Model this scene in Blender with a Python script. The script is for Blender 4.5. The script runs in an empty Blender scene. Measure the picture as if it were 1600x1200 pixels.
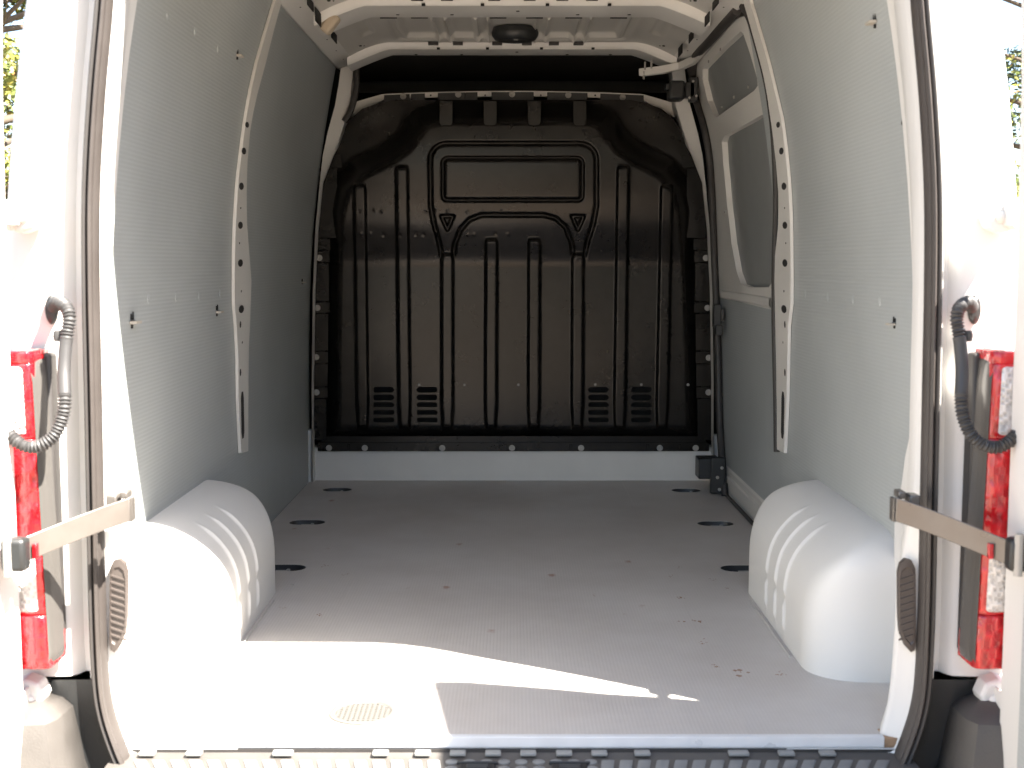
import bpy, bmesh, math, random
import numpy as np
from mathutils import Vector, Matrix
from mathutils.geometry import tessellate_polygon
R = math.radians
random.seed(7)
S = bpy.context.scene
C = S.collection

# ------------------------------------------------------------------ camera, world, sun, exposure
FPX, PITCH, CAMZ = 1920.0, math.atan(188/1920.0), 0.95
cam = bpy.data.objects.new('camera', bpy.data.cameras.new('camera')); C.objects.link(cam)
cam.location = (0, 0, CAMZ); cam.rotation_euler = (math.pi/2-PITCH, 0, 0)
cam.data.sensor_width = 36; cam.data.lens = 36*FPX/1600
cam.data.clip_start = 0.05; cam.data.clip_end = 3000
cam.data.dof.use_dof = True; cam.data.dof.focus_distance = 4.7; cam.data.dof.aperture_fstop = 6.3
S.camera = cam

SUN = Vector((0.58, -0.385, 1.0)).normalized()           # towards the sun
w = bpy.data.worlds.new('World'); S.world = w; w.use_nodes = True
nt = w.node_tree; bg = nt.nodes['Background']
sky = nt.nodes.new('ShaderNodeTexSky'); sky.sky_type = 'NISHITA'; sky.sun_disc = False
sky.sun_elevation = math.asin(SUN.z); sky.sun_rotation = math.atan2(SUN.x, SUN.y)
sky.dust_density = 1.5; sky.ozone_density = 1.0
nt.links.new(sky.outputs[0], bg.inputs[0]); bg.inputs[1].default_value = 0.063
sun = bpy.data.objects.new('sun', bpy.data.lights.new('sun', 'SUN')); C.objects.link(sun)
sun.data.energy = 5.0; sun.data.angle = R(0.5); sun.data.color = (1.0, 0.93, 0.84)
sun.rotation_euler = SUN.to_track_quat('Z', 'Y').to_euler(); sun.location = (6, -4, 9)
S.view_settings.view_transform = 'Standard'; S.view_settings.look = 'None'
S.view_settings.gamma = 1; S.view_settings.exposure = 3.05
S.cycles.max_bounces = 12; S.cycles.diffuse_bounces = 7; S.cycles.glossy_bounces = 5

# ------------------------------------------------------------------ geometry of sight: helpers that turn a picture point into a place
cp, sp_ = math.cos(PITCH), math.sin(PITCH)
def ray(px, py):
    sx = (px-800)/FPX; sy = (600-py)/FPX
    return sx, cp+sy*sp_, -sp_+sy*cp
def onY(px, py, Y):
    x, y, z = ray(px, py); t = Y/y
    return Vector((x*t, Y, CAMZ+z*t))
def onZ(px, py, Z=0.0):
    x, y, z = ray(px, py); t = (Z-CAMZ)/z
    return Vector((x*t, y*t, Z))
WZ = [-.3, 0, .6, .95, 1.25, 1.5, 1.78, 2.0]
WX = [.88, .88, .873, .858, .828, .787, .73, .68]
def wall(z):
    # smooth half width of the load space at height z
    return float(sum(np.interp(z+d, WZ, WX) for d in (-.12, -.06, 0, .06, .12))/5)
def onW(px, py, off=0.0):
    """(Y, z) on the side wall (side given by px)"""
    x, y, z = ray(px, py); x = abs(x); X = .85
    for _ in range(12):
        t = X/x; zz = CAMZ+z*t; X = wall(zz)+off
    t = X/x
    return (y*t, CAMZ+z*t)

# ------------------------------------------------------------------ materials
MATS = {}
def mat(name, col, rough=.5, metal=0, spec=.5, bump=None, bscale=40, bstr=.1, coat=0, var=0, vscale=3, emit=None, trans=0):
    if name in MATS: return MATS[name]
    m = bpy.data.materials.new(name); m.use_nodes = True; n = m.node_tree
    b = n.nodes['Principled BSDF']
    b.inputs['Base Color'].default_value = (*col, 1); b.inputs['Roughness'].default_value = rough
    b.inputs['Metallic'].default_value = metal; b.inputs['Specular IOR Level'].default_value = spec
    b.inputs['Coat Weight'].default_value = coat; b.inputs['Coat Roughness'].default_value = .08
    b.inputs['Transmission Weight'].default_value = trans
    tc = n.nodes.new('ShaderNodeTexCoord')
    if var:
        no = n.nodes.new('ShaderNodeTexNoise'); no.inputs['Scale'].default_value = vscale; no.inputs['Detail'].default_value = 6
        n.links.new(tc.outputs['Object'], no.inputs['Vector'])
        mr = n.nodes.new('ShaderNodeMapRange'); mr.inputs[1].default_value = .3; mr.inputs[2].default_value = .7
        mr.inputs[3].default_value = 1-var; mr.inputs[4].default_value = 1+var
        n.links.new(no.outputs['Fac'], mr.inputs[0])
        hs = n.nodes.new('ShaderNodeHueSaturation'); hs.inputs['Color'].default_value = (*col, 1)
        n.links.new(mr.outputs[0], hs.inputs['Value']); n.links.new(hs.outputs[0], b.inputs['Base Color'])
        mr2 = n.nodes.new('ShaderNodeMapRange'); mr2.inputs[1].default_value = .3; mr2.inputs[2].default_value = .7
        mr2.inputs[3].default_value = max(.02, rough-.08); mr2.inputs[4].default_value = rough+.1
        n.links.new(no.outputs['Fac'], mr2.inputs[0]); n.links.new(mr2.outputs[0], b.inputs['Roughness'])
    if bump:
        no = n.nodes.new('ShaderNodeTexNoise'); no.inputs['Scale'].default_value = bscale; no.inputs['Detail'].default_value = 3
        n.links.new(tc.outputs['Object'], no.inputs['Vector'])
        bm = n.nodes.new('ShaderNodeBump'); bm.inputs['Strength'].default_value = bstr; bm.inputs['Distance'].default_value = .002
        n.links.new(no.outputs['Fac'], bm.inputs['Height']); n.links.new(bm.outputs[0], b.inputs['Normal'])
    MATS[name] = m
    return m
def N(m, t, **kw):
    o = m.node_tree.nodes.new(t)
    for k, v in kw.items():
        if k in o.inputs: o.inputs[k].default_value = v
        else: setattr(o, k, v)
    return o
def L(m, a, b): m.node_tree.links.new(a, b)

white = mat('white_paint', (.64, .632, .608), .52, spec=.4, var=.012, vscale=5)
white_in = mat('inner_white_paint', (.655, .64, .605), .36, bump=1, bscale=14, bstr=.12, var=.04, vscale=6)
rubber = mat('seal_rubber', (.035, .032, .03), .55, bump=1, bscale=80, bstr=.2)
taupe_rubber = mat('weathered_seal_rubber', (.047, .040, .036), .55, bump=1, bscale=60, bstr=.2, var=.12, vscale=9)
black_plastic = mat('black_plastic', (.02, .021, .021), .42, bump=1, bscale=200, bstr=.15)
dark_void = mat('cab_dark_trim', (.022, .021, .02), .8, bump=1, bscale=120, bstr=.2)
trim_grey = mat('bumper_plastic', (.070, .064, .058), .55, bump=1, bscale=250, bstr=.3, var=.1, vscale=12)
pad_grey = mat('tread_rubber_pad', (.17, .175, .175), .55, bump=1, bscale=200, bstr=.2, var=.15, vscale=25)
zinc = mat('zinc_screw_metal', (.36, .345, .32), .42, metal=.2)
hole_m = mat('hole_dark', (.012, .011, .01), .8)
alu = mat('painted_aluminium_trim', (.68, .69, .70), .35, metal=.15, var=.04, vscale=20)
wood = mat('bare_plywood_end', (.30, .19, .11), .7, var=.25, vscale=60)
foam = mat('beige_foam', (.52, .43, .32), .8, bump=1, bscale=60)
strap_m = mat('strap_steel', (.17, .155, .14), .34, metal=.5, var=.1, vscale=18)
conduit_m = mat('ribbed_conduit', (.042, .041, .041), .55)

# lining: hollow ribbed plastic sheet
lining = mat('grey_ribbed_lining', (.265, .275, .27), .42)
def fin_lining():
    m = lining; b = m.node_tree.nodes['Principled BSDF']
    tc = N(m, 'ShaderNodeTexCoord'); sx = N(m, 'ShaderNodeSeparateXYZ'); L(m, tc.outputs['Object'], sx.inputs[0])
    no2 = N(m, 'ShaderNodeTexNoise', Scale=1.6, Detail=3.0); L(m, tc.outputs['Object'], no2.inputs['Vector'])
    mm = N(m, 'ShaderNodeMath', operation='MULTIPLY'); L(m, sx.outputs['Z'], mm.inputs[0]); mm.inputs[1].default_value = 2*math.pi/.0096
    sn = N(m, 'ShaderNodeMath', operation='SINE'); L(m, mm.outputs[0], sn.inputs[0])
    bm = N(m, 'ShaderNodeBump', Strength=.15, Distance=.001); L(m, sn.outputs[0], bm.inputs['Height'])
    no = N(m, 'ShaderNodeTexNoise', Scale=2.2, Detail=4.0); L(m, tc.outputs['Object'], no.inputs['Vector'])
    bm2 = N(m, 'ShaderNodeBump', Strength=.35, Distance=.02); L(m, no.outputs['Fac'], bm2.inputs['Height']); L(m, bm.outputs[0], bm2.inputs['Normal'])
    L(m, bm2.outputs[0], b.inputs['Normal'])
    # faint darkening in the valleys, cloudiness and small pale scuffs
    v = N(m, 'ShaderNodeMapRange'); v.inputs[1].default_value = -1; v.inputs[3].default_value = .965; v.inputs[4].default_value = 1.02
    L(m, sn.outputs[0], v.inputs[0])
    v2 = N(m, 'ShaderNodeMapRange'); v2.inputs[1].default_value = .3; v2.inputs[2].default_value = .7; v2.inputs[3].default_value = .93; v2.inputs[4].default_value = 1.07
    L(m, no2.outputs['Fac'], v2.inputs[0])
    mu = N(m, 'ShaderNodeMath', operation='MULTIPLY'); L(m, v.outputs[0], mu.inputs[0]); L(m, v2.outputs[0], mu.inputs[1])
    hs = N(m, 'ShaderNodeHueSaturation'); hs.inputs['Color'].default_value = (.368, .392, .392, 1); L(m, mu.outputs[0], hs.inputs['Value'])
    mp = N(m, 'ShaderNodeMapping'); mp.inputs['Scale'].default_value = (1, 1, .22); L(m, tc.outputs['Object'], mp.inputs[0])
    vo = N(m, 'ShaderNodeTexVoronoi', Scale=13.0); L(m, mp.outputs[0], vo.inputs['Vector'])
    sc = N(m, 'ShaderNodeMapRange'); sc.inputs[1].default_value = .03; sc.inputs[2].default_value = .055; sc.inputs[3].default_value = .35; sc.inputs[4].default_value = 0
    L(m, vo.outputs['Distance'], sc.inputs[0])
    mix = N(m, 'ShaderNodeMix', data_type='RGBA'); L(m, sc.outputs[0], mix.inputs[0]); L(m, hs.outputs[0], mix.inputs[6]); mix.inputs[7].default_value = (.42, .41, .38, 1)
    L(m, mix.outputs[2], b.inputs['Base Color'])
fin_lining()

floor_m = mat('phenolic_floor_board', (.26, .245, .235), .42)
def fin_floor():
    m = floor_m; b = m.node_tree.nodes['Principled BSDF']
    tc = N(m, 'ShaderNodeTexCoord'); sx = N(m, 'ShaderNodeSeparateXYZ'); L(m, tc.outputs['Object'], sx.inputs[0])
    def wave(sock, per):
        a = N(m, 'ShaderNodeMath', operation='MULTIPLY'); L(m, sock, a.inputs[0]); a.inputs[1].default_value = 2*math.pi/per
        s = N(m, 'ShaderNodeMath', operation='SINE'); L(m, a.outputs[0], s.inputs[0]); return s.outputs[0]
    a, c = wave(sx.outputs['X'], .0085), wave(sx.outputs['Y'], .0085)
    ad = N(m, 'ShaderNodeMath', operation='MULTIPLY_ADD'); L(m, c, ad.inputs[0]); ad.inputs[1].default_value = .5; L(m, a, ad.inputs[2])
    bm = N(m, 'ShaderNodeBump', Strength=.16, Distance=.0007); L(m, ad.outputs[0], bm.inputs['Height']); L(m, bm.outputs[0], b.inputs['Normal'])
    n1 = N(m, 'ShaderNodeTexNoise', Scale=1.7, Detail=7.0, Roughness=.62); L(m, tc.outputs['Object'], n1.inputs['Vector'])
    cr = N(m, 'ShaderNodeValToRGB'); L(m, n1.outputs['Fac'], cr.inputs[0])
    e = cr.color_ramp.elements; e[0].position = .32; e[0].color = (.43, .398, .370, 1); e[1].position = .66; e[1].color = (.51, .485, .46, 1)
    v = N(m, 'ShaderNodeMapRange'); v.inputs[1].default_value = -1.5; v.inputs[2].default_value = 1.5; v.inputs[3].default_value = .96; v.inputs[4].default_value = 1.03; L(m, ad.outputs[0], v.inputs[0])
    hs = N(m, 'ShaderNodeHueSaturation'); L(m, cr.outputs[0], hs.inputs['Color']); L(m, v.outputs[0], hs.inputs['Value'])
    # rust-brown crumbs of dirt
    mp = N(m, 'ShaderNodeMapping'); mp.inputs['Scale'].default_value = (1, .6, 1); L(m, tc.outputs['Object'], mp.inputs[0])
    vo = N(m, 'ShaderNodeTexVoronoi', Scale=7.0); L(m, mp.outputs[0], vo.inputs['Vector'])
    nz = N(m, 'ShaderNodeTexNoise', Scale=60.0, Detail=3.0); L(m, tc.outputs['Object'], nz.inputs['Vector'])
    nm = N(m, 'ShaderNodeMath', operation='MULTIPLY_ADD'); L(m, nz.outputs['Fac'], nm.inputs[0]); nm.inputs[1].default_value = .13; L(m, vo.outputs['Distance'], nm.inputs[2])
    sc = N(m, 'ShaderNodeMapRange'); sc.inputs[1].default_value = .10; sc.inputs[2].default_value = .17; sc.inputs[3].default_value = .8; sc.inputs[4].default_value = 0
    L(m, nm.outputs[0], sc.inputs[0])
    sel = N(m, 'ShaderNodeSeparateColor'); L(m, vo.outputs['Color'], sel.inputs[0])
    gt = N(m, 'ShaderNodeMath', operation='GREATER_THAN'); L(m, sel.outputs[0], gt.inputs[0]); gt.inputs[1].default_value = .5
    ml = N(m, 'ShaderNodeMath', operation='MULTIPLY'); L(m, gt.outputs[0], ml.inputs[0]); L(m, sc.outputs[0], ml.inputs[1])
    mix = N(m, 'ShaderNodeMix', data_type='RGBA'); L(m, ml.outputs[0], mix.inputs[0]); L(m, hs.outputs[0], mix.inputs[6]); mix.inputs[7].default_value = (.25, .11, .055, 1)
    L(m, mix.outputs[2], b.inputs['Base Color'])
    r = N(m, 'ShaderNodeMapRange'); r.inputs[1].default_value = .3; r.inputs[2].default_value = .7; r.inputs[3].default_value = .52; r.inputs[4].default_value = .38
    L(m, n1.outputs['Fac'], r.inputs[0]); L(m, r.outputs[0], b.inputs['Roughness'])
fin_floor()

black_steel = mat('black_bulkhead_steel', (.028, .025, .022), .36)
def fin_bulk():
    m = black_steel; b = m.node_tree.nodes['Principled BSDF']; b.inputs['Specular IOR Level'].default_value = .32; b.inputs['Specular Tint'].default_value = (1, .95, .90, 1)
    tc = N(m, 'ShaderNodeTexCoord')
    n1 = N(m, 'ShaderNodeTexNoise', Scale=7.0, Detail=8.0, Roughness=.7); L(m, tc.outputs['Object'], n1.inputs['Vector'])
    r = N(m, 'ShaderNodeMapRange'); r.inputs[1].default_value = .3; r.inputs[2].default_value = .75; r.inputs[3].default_value = .23; r.inputs[4].default_value = .26
    L(m, n1.outputs['Fac'], r.inputs[0]); L(m, r.outputs[0], b.inputs['Roughness'])
    cr = N(m, 'ShaderNodeValToRGB'); L(m, n1.outputs['Fac'], cr.inputs[0])
    e = cr.color_ramp.elements; e[0].position = .35; e[0].color = (.008, .0072, .0065, 1); e[1].position = .75; e[1].color = (.015, .0135, .012, 1)
    L(m, cr.outputs[0], b.inputs['Base Color'])
    n2 = N(m, 'ShaderNodeTexNoise', Scale=2.5, Detail=2.0); L(m, tc.outputs['Object'], n2.inputs['Vector'])
    bm = N(m, 'ShaderNodeBump', Strength=.02, Distance=.01); L(m, n2.outputs['Fac'], bm.inputs['Height']); L(m, bm.outputs[0], b.inputs['Normal'])
fin_bulk()

def lens_mat(name, col, scale):
    m = mat(name, col, .16, coat=.6, spec=.6)
    b = m.node_tree.nodes['Principled BSDF']
    tc = N(m, 'ShaderNodeTexCoord'); mp = N(m, 'ShaderNodeMapping'); mp.inputs['Scale'].default_value = scale; L(m, tc.outputs['Object'], mp.inputs[0])
    vo = N(m, 'ShaderNodeTexVoronoi', Scale=1.0, distance='CHEBYCHEV'); L(m, mp.outputs[0], vo.inputs['Vector'])
    bm = N(m, 'ShaderNodeBump', Strength=.7, Distance=.006); L(m, vo.outputs['Distance'], bm.inputs['Height']); L(m, bm.outputs[0], b.inputs['Normal'])
    v = N(m, 'ShaderNodeMapRange'); v.inputs[2].default_value = .8; v.inputs[3].default_value = .45; v.inputs[4].default_value = 1.25; L(m, vo.outputs['Distance'], v.inputs[0])
    hs = N(m, 'ShaderNodeHueSaturation'); hs.inputs['Color'].default_value = (*col, 1); L(m, v.outputs[0], hs.inputs['Value']); L(m, hs.outputs[0], b.inputs['Base Color'])
    return m
red_lens = lens_mat('red_lens', (.52, .008, .014), (70, 70, 45))
clear_lens = lens_mat('clear_lens', (.62, .60, .58), (120, 120, 110))
amber_lens = lens_mat('amber_bulb_lens', (.62, .30, .20), (160, 160, 60))

# ------------------------------------------------------------------ mesh helpers
def finish(o, smooth=35, bev=0, seg=2):
    me = o.data
    if smooth is not None:
        me.shade_smooth(); me.set_sharp_from_angle(angle=R(smooth))
    if bev:
        md = o.modifiers.new('bevel', 'BEVEL'); md.width = bev; md.segments = seg; md.limit_method = 'ANGLE'; md.angle_limit = R(40)
        md.harden_normals = False
    return o
ORG = Vector((0, 3.6, -.58))
def link(name, me, m, parent, label=None):
    o = bpy.data.objects.new(name, me); C.objects.link(o)
    if m and not me.materials: me.materials.append(m)
    if parent:
        o.parent = parent
        if parent == VAN: o.location = -ORG
    if label: o['label'] = label
    return o
def build(name, vs, fs, m, parent, smooth=35, bev=0, label=None, recalc=True):
    me = bpy.data.meshes.new(name); me.from_pydata([tuple(v) for v in vs], [], fs); me.update()
    if recalc:
        b = bmesh.new(); b.from_mesh(me); bmesh.ops.recalc_face_normals(b, faces=b.faces); b.to_mesh(me); b.free()
    o = link(name, me, m, parent, label)
    return finish(o, smooth, bev)
class MB:
    def __init__(s): s.v = []; s.f = []
    def add(s, vs, fs):
        n = len(s.v); s.v += [tuple(v) for v in vs]; s.f += [tuple(i+n for i in f) for f in fs]; return s
    def box(s, x0, x1, y0, y1, z0, z1, M=None):
        vs = [Vector((x, y, z)) for x in (x0, x1) for y in (y0, y1) for z in (z0, z1)]
        if M is not None: vs = [M @ v for v in vs]
        return s.add(vs, [(0, 1, 3, 2), (4, 6, 7, 5), (0, 4, 5, 1), (2, 3, 7, 6), (0, 2, 6, 4), (1, 5, 7, 3)])
    def loft(s, rows, close_u=False, caps=False):
        n = len(rows[0]); fs = []
        for i in range(len(rows)-1):
            for j in range(n if close_u else n-1):
                k = (j+1) % n
                fs.append((i*n+j, i*n+k, (i+1)*n+k, (i+1)*n+j))
        if caps: fs += [tuple(range(n)), tuple((len(rows)-1)*n+j for j in range(n))[::-1]]
        return s.add([p for r in rows for p in r], fs)
    def tube(s, pts, r, n=10, flat=None, rad=None):
        pts = [Vector(p) for p in pts]; rows = []; up = Vector((0, 0, 1)); prev = None
        for i, p in enumerate(pts):
            t = (pts[min(i+1, len(pts)-1)]-pts[max(i-1, 0)]).normalized()
            if prev is None:
                a = t.cross(Vector((0, 1, 0)) if abs(t.y) < .9 else Vector((1, 0, 0))).normalized()
            else: a = (prev-t*prev.dot(t)).normalized()
            prev = a; b = t.cross(a); rr = rad[i] if rad else r
            rows.append([p+(a*math.cos(2*math.pi*k/n)+b*math.sin(2*math.pi*k/n)*(flat or 1))*rr for k in range(n)])
        return s.loft(rows, True, True)
    def lathe(s, c, prof, n=16, axis='Y', sx=1, sz=1):
        rows = []
        for r, h in prof:
            row = []
            for k in range(n):
                a = 2*math.pi*k/n; u, v = r*math.cos(a)*sx, r*math.sin(a)*sz
                row.append(Vector(c)+(Vector((u, h, v)) if axis == 'Y' else Vector((u, v, h)) if axis == 'Z' else Vector((h, u, v))))
            rows.append(row)
        return s.loft(rows, True, True)
    def out(s, name, m, parent, smooth=35, bev=0, label=None): return build(name, s.v, s.f, m, parent, smooth, bev, label)
def smooth_path(pts, n=8, closed=False):
    P = [Vector(p) for p in pts]; out = []
    for i in range(len(P)-1):
        a, b, c, d = P[max(i-1, 0)], P[i], P[i+1], P[min(i+2, len(P)-1)]
        for k in range(n):
            t = k/n
            out.append(.5*((2*b)+(c-a)*t+(2*a-5*b+4*c-d)*t*t+(3*b-a-3*c+d)*t**3))
    return out+[P[-1]]
def plate2d(outline, holes, cuts=()):
    """2-D polygon with holes -> bmesh in the plane (u, v, 0), cut along the v values given"""
    loops = [[Vector((p[0], p[1], 0)) for p in lp] for lp in [outline]+list(holes)]
    tris = tessellate_polygon(loops); pts = [p for lp in loops for p in lp]
    b = bmesh.new(); bv = [b.verts.new(p) for p in pts]
    for t in tris:
        try: b.faces.new([bv[i] for i in t])
        except ValueError: pass
    for c in cuts:
        bmesh.ops.bisect_plane(b, geom=b.verts[:]+b.edges[:]+b.faces[:], plane_co=(0, c, 0), plane_no=(0, 1, 0))
    return b
def wall_plate(name, outline, holes, side, off, thick, m, parent, label=None, bev=0, smooth=30):
    """plate following the side wall; outline in (Y, z); its inner face at wall(z)+off, thickness outward"""
    zs = [p[1] for p in outline]
    cuts = np.arange(min(zs)+.03, max(zs), .05)
    b = plate2d(outline, holes, cuts)
    r = bmesh.ops.extrude_face_region(b, geom=b.faces[:])
    top = {v for v in r['geom'] if isinstance(v, bmesh.types.BMVert)}
    for v in b.verts:
        Y, z = v.co.x, v.co.y
        v.co = ((wall(z)+off+(thick if v in top else 0))*side, Y, z)
    bmesh.ops.recalc_face_normals(b, faces=b.faces)
    me = bpy.data.meshes.new(name); b.to_mesh(me); b.free()
    return finish(link(name, me, m, parent, label), smooth, bev)
def flat_plate(name, outline, holes, z, thick, m, parent, label=None, smooth=30):
    b = plate2d(outline, holes)
    r = bmesh.ops.extrude_face_region(b, geom=b.faces[:])
    top = {v for v in r['geom'] if isinstance(v, bmesh.types.BMVert)}
    for v in b.verts: v.co.z = z-(thick if v in top else 0)
    bmesh.ops.recalc_face_normals(b, faces=b.faces)
    me = bpy.data.meshes.new(name); b.to_mesh(me); b.free()
    return finish(link(name, me, m, parent, label), smooth)
def ellipse(cx, cy, rx, ry, n=12): return [(cx+rx*math.cos(2*math.pi*k/n), cy+ry*math.sin(2*math.pi*k/n)) for k in range(n)]
def stadium(cx, cy, L_, W_, n=7):
    r = W_/2; h = L_/2-r
    return [(cx+h+r*math.cos(-math.pi/2+math.pi*k/n), cy+r*math.sin(-math.pi/2+math.pi*k/n)) for k in range(n+1)] + \
           [(cx-h+r*math.cos(math.pi/2+math.pi*k/n), cy+r*math.sin(math.pi/2+math.pi*k/n)) for k in range(n+1)]
def share(name, src, parent, loc, rot=None, label=None):
    o = bpy.data.objects.new(name, src); C.objects.link(o); o.parent = parent; o.location = loc
    if rot is not None: o.rotation_euler = rot
    if label: o['label'] = label
    return o
def empty_part(name, parent, label=None):
    o = bpy.data.objects.new(name, None); C.objects.link(o); o.parent = parent; o.location = -ORG if parent == VAN else (0, 0, 0)
    if label: o['label'] = label
    return o

# ------------------------------------------------------------------ ground
g = bpy.data.meshes.new('ground')
g.from_pydata([(-600, -600, -.58), (600, -600, -.58), (600, 900, -.58), (-600, 900, -.58)], [], [(0, 1, 2, 3)])
gm = mat('pale_paving', (.20, .155, .112), .85, bump=1, bscale=30, bstr=.4, var=.15, vscale=1.5)
go = link('ground', g, gm, None); go['kind'] = 'structure'

VAN = None
VAN = bpy.data.objects.new('cargo_van', None); C.objects.link(VAN); VAN.location = ORG; VAN.empty_display_size = .3
VAN['label'] = 'white cargo van with open rear doors, grey lined walls, board floor and black bulkhead'
VAN['category'] = 'van'

# screw mesh
def mesh_of(mbx, name, m, smooth=30):
    me = bpy.data.meshes.new(name); me.from_pydata(mbx.v, [], mbx.f); me.update()
    b = bmesh.new(); b.from_mesh(me); bmesh.ops.recalc_face_normals(b, faces=b.faces); b.to_mesh(me); b.free()
    me.materials.append(m); me.shade_smooth(); me.set_sharp_from_angle(angle=R(smooth)); return me
mb = MB(); mb.lathe((0, 0, 0), [(.0135, .0), (.0135, -.002), (.012, -.003)], 14); mb.lathe((0, -.003, 0), [(.0078, 0), (.0078, -.0055), (.006, -.007), (.002, -.0055)], 6)
SCREW = mesh_of(mb, 'screw', zinc)
mb = MB(); mb.lathe((0, 0, 0), [(.006, .0), (.006, -.002), (.004, -.0035), (.0015, -.002)], 10)
RIVET = mesh_of(mb, 'rivet', zinc)

# ================================================================== BULKHEAD
def sstep(t): t = np.clip(t, 0, 1); return t*t*(3-2*t)
def polydist(px, py, pts, closed=False):
    d = np.full(px.shape, 1e9); P = pts+[pts[0]] if closed else pts
    for (ax, ay), (bx, by) in zip(P[:-1], P[1:]):
        vx, vy = bx-ax, by-ay; t = np.clip(((px-ax)*vx+(py-ay)*vy)/(vx*vx+vy*vy+1e-9), 0, 1)
        d = np.minimum(d, np.hypot(px-ax-t*vx, py-ay-t*vy))
    return d
def inside(px, py, P):
    r = np.zeros(px.shape, bool)
    for (ax, ay), (bx, by) in zip(P, P[1:]+P[:1]):
        if ay == by: continue
        c = ((ay > py) != (by > py)) & (px < (bx-ax)*(py-ay)/(by-ay)+ax); r ^= c
    return r
def arc(cx, cy, r, a0, a1, n=7): return [(cx+r*math.cos(R(a0+(a1-a0)*k/n)), cy-r*math.sin(R(a0+(a1-a0)*k/n))) for k in range(n+1)]
_t = np.arange(100, 760, 1.0)
_tilt = sum(np.interp(_t+d, [100, 175, 240, 300, 326, 342, 354, 362, 392, 404, 418, 760], [-5, -3, 0, 4.5, 8.5, 11, 14.5, 16, 17, 13, 0, 0]) for d in (-3, -1.5, 0, 1.5, 3))/5
_Y = 5.35-np.cumsum((np.tan(np.radians(_tilt))*.0028)[::-1])[::-1]
def yb(py):  # depth of the panel by picture row: upright below the crease, then leaning in over the load space
    return np.interp(py, _t, _Y)
MAIN = [(513, 686), (512, 560), (514, 430), (519, 330), (530, 292), (560, 262), (600, 243), (628, 224), (643, 204), (658, 184), (690, 175),
        (912, 175), (944, 184), (957, 204), (974, 224), (1000, 243), (1040, 262), (1066, 292), (1078, 330), (1086, 430), (1091, 560), (1092, 686)]
step = 1.5
vs_ = np.arange(156, 687.1, step); nu = 396
rowL = np.interp(vs_, [150, 156, 161, 170, 185, 205, 245, 300, 430, 690], [640, 618, 590, 566, 548, 535, 521, 514, 509, 507])
rowR = np.interp(vs_, [150, 156, 161, 170, 185, 205, 245, 300, 430, 690], [965, 985, 1010, 1034, 1052, 1064, 1078, 1085, 1092, 1097])
U = np.linspace(0, 1, nu)
PX = rowL[:, None]+(rowR-rowL)[:, None]*U[None]; PY = np.repeat(vs_[:, None], nu, 1)
sd = polydist(PX, PY, MAIN, True)*np.where(inside(PX, PY, MAIN), 1, -1)
H = -.10*(1-sstep((sd+22)/44))
# pockets pressed into the upper corners
for cx in (598, 1002):
    H -= .006*np.exp(-(((PX-cx)/34)**2+((PY-196)/22)**2))
    H += .010*np.exp(-(((PX-(cx+(42 if cx < 800 else -42)))/9)**2+((PY-192)/24)**2))
def rib(x0, x1, y0, y1, hw, ramp=4.6, h=.022):
    xc = x0+(x1-x0)*(PY-y0)/(y1-y0)
    tap = np.interp(PY, [y0, y0+8, y1-40, y1], [.88, 1, 1, .78])
    a = sstep((hw*tap+ramp*.5-np.abs(PX-xc))/ramp)
    e = sstep((PY-y0+3)/9)*sstep((y1+4-PY)/12)
    return h*a*e
for x0, x1, y0 in ((562, 567, 288), (628, 632.5, 260), (768, 767, 373), (835, 834, 373), (974, 968, 259), (1042, 1034, 289)):
    H += rib(x0, x1, y0, 671, 8.9)
for x0, x1 in ((699, 699), (903, 902)):
    H += rib(x0, x1, 396, 671, 8.8, h=.019)
loop = [(690, 660), (690, 402), (686, 378), (678, 350), (673, 322), (672, 250)]+arc(698, 250, 26, 180, 90)+arc(906, 250, 26, 90, 0)+[(932, 322), (927, 350), (918, 378), (913, 402), (912, 660)]
arch = [(708, 660), (708, 402), (711, 380), (720, 358), (734, 343), (752, 336), (850, 336), (868, 341), (883, 354), (893, 378), (896, 402), (895, 660)]
def groove(P, w_, dpt, closed=False, fade=None):
    d = polydist(PX, PY, P, closed); k = dpt*sstep((w_-d)/(w_*.75))
    if fade: k = k*sstep((fade-PY)/20)
    return k
H -= groove(loop, 4.4, .018, fade=408)
H -= groove(arch, 4.4, .018, fade=408)
rr = arc(700, 255, 8, 180, 90)+arc(902, 255, 8, 90, 0)+arc(902, 305, 8, 0, -90)+arc(700, 305, 8, -90, -180)
H -= groove(rr, 3.6, .016, True)
H += .004*sstep((polydist(PX, PY, rr, True)-1)/6)*inside(PX, PY, rr)
for cx in (699, 903):
    H -= groove([(cx-9, 338), (cx+9, 338), (cx, 359)], 3.8, .016, True)
# dimples of the hem rivets
rs = random.Random(3)
for y in (330, 365):
    for k in range(13):
        x = 538+k*21+rs.uniform(-7, 7)
        if x < 800 or k % 2: H += rs.choice((-1, 1))*.0022*np.exp(-((PX-x)**2+(PY-y-rs.uniform(-3, 3))**2)/5.5)
H += .0012*np.sin(PX/61+1)*np.sin(PY/47)
# lower ledge
H -= .03*sstep((PY-676)/9)
VENTS = [(583, 616), (651, 684), (919, 951), (986, 1018)]; VROWS = [(605, 613), (617, 625), (629, 636.5), (640.5, 648.5), (652.5, 660)]
YY = yb(PY)-H-.10+.10
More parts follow.
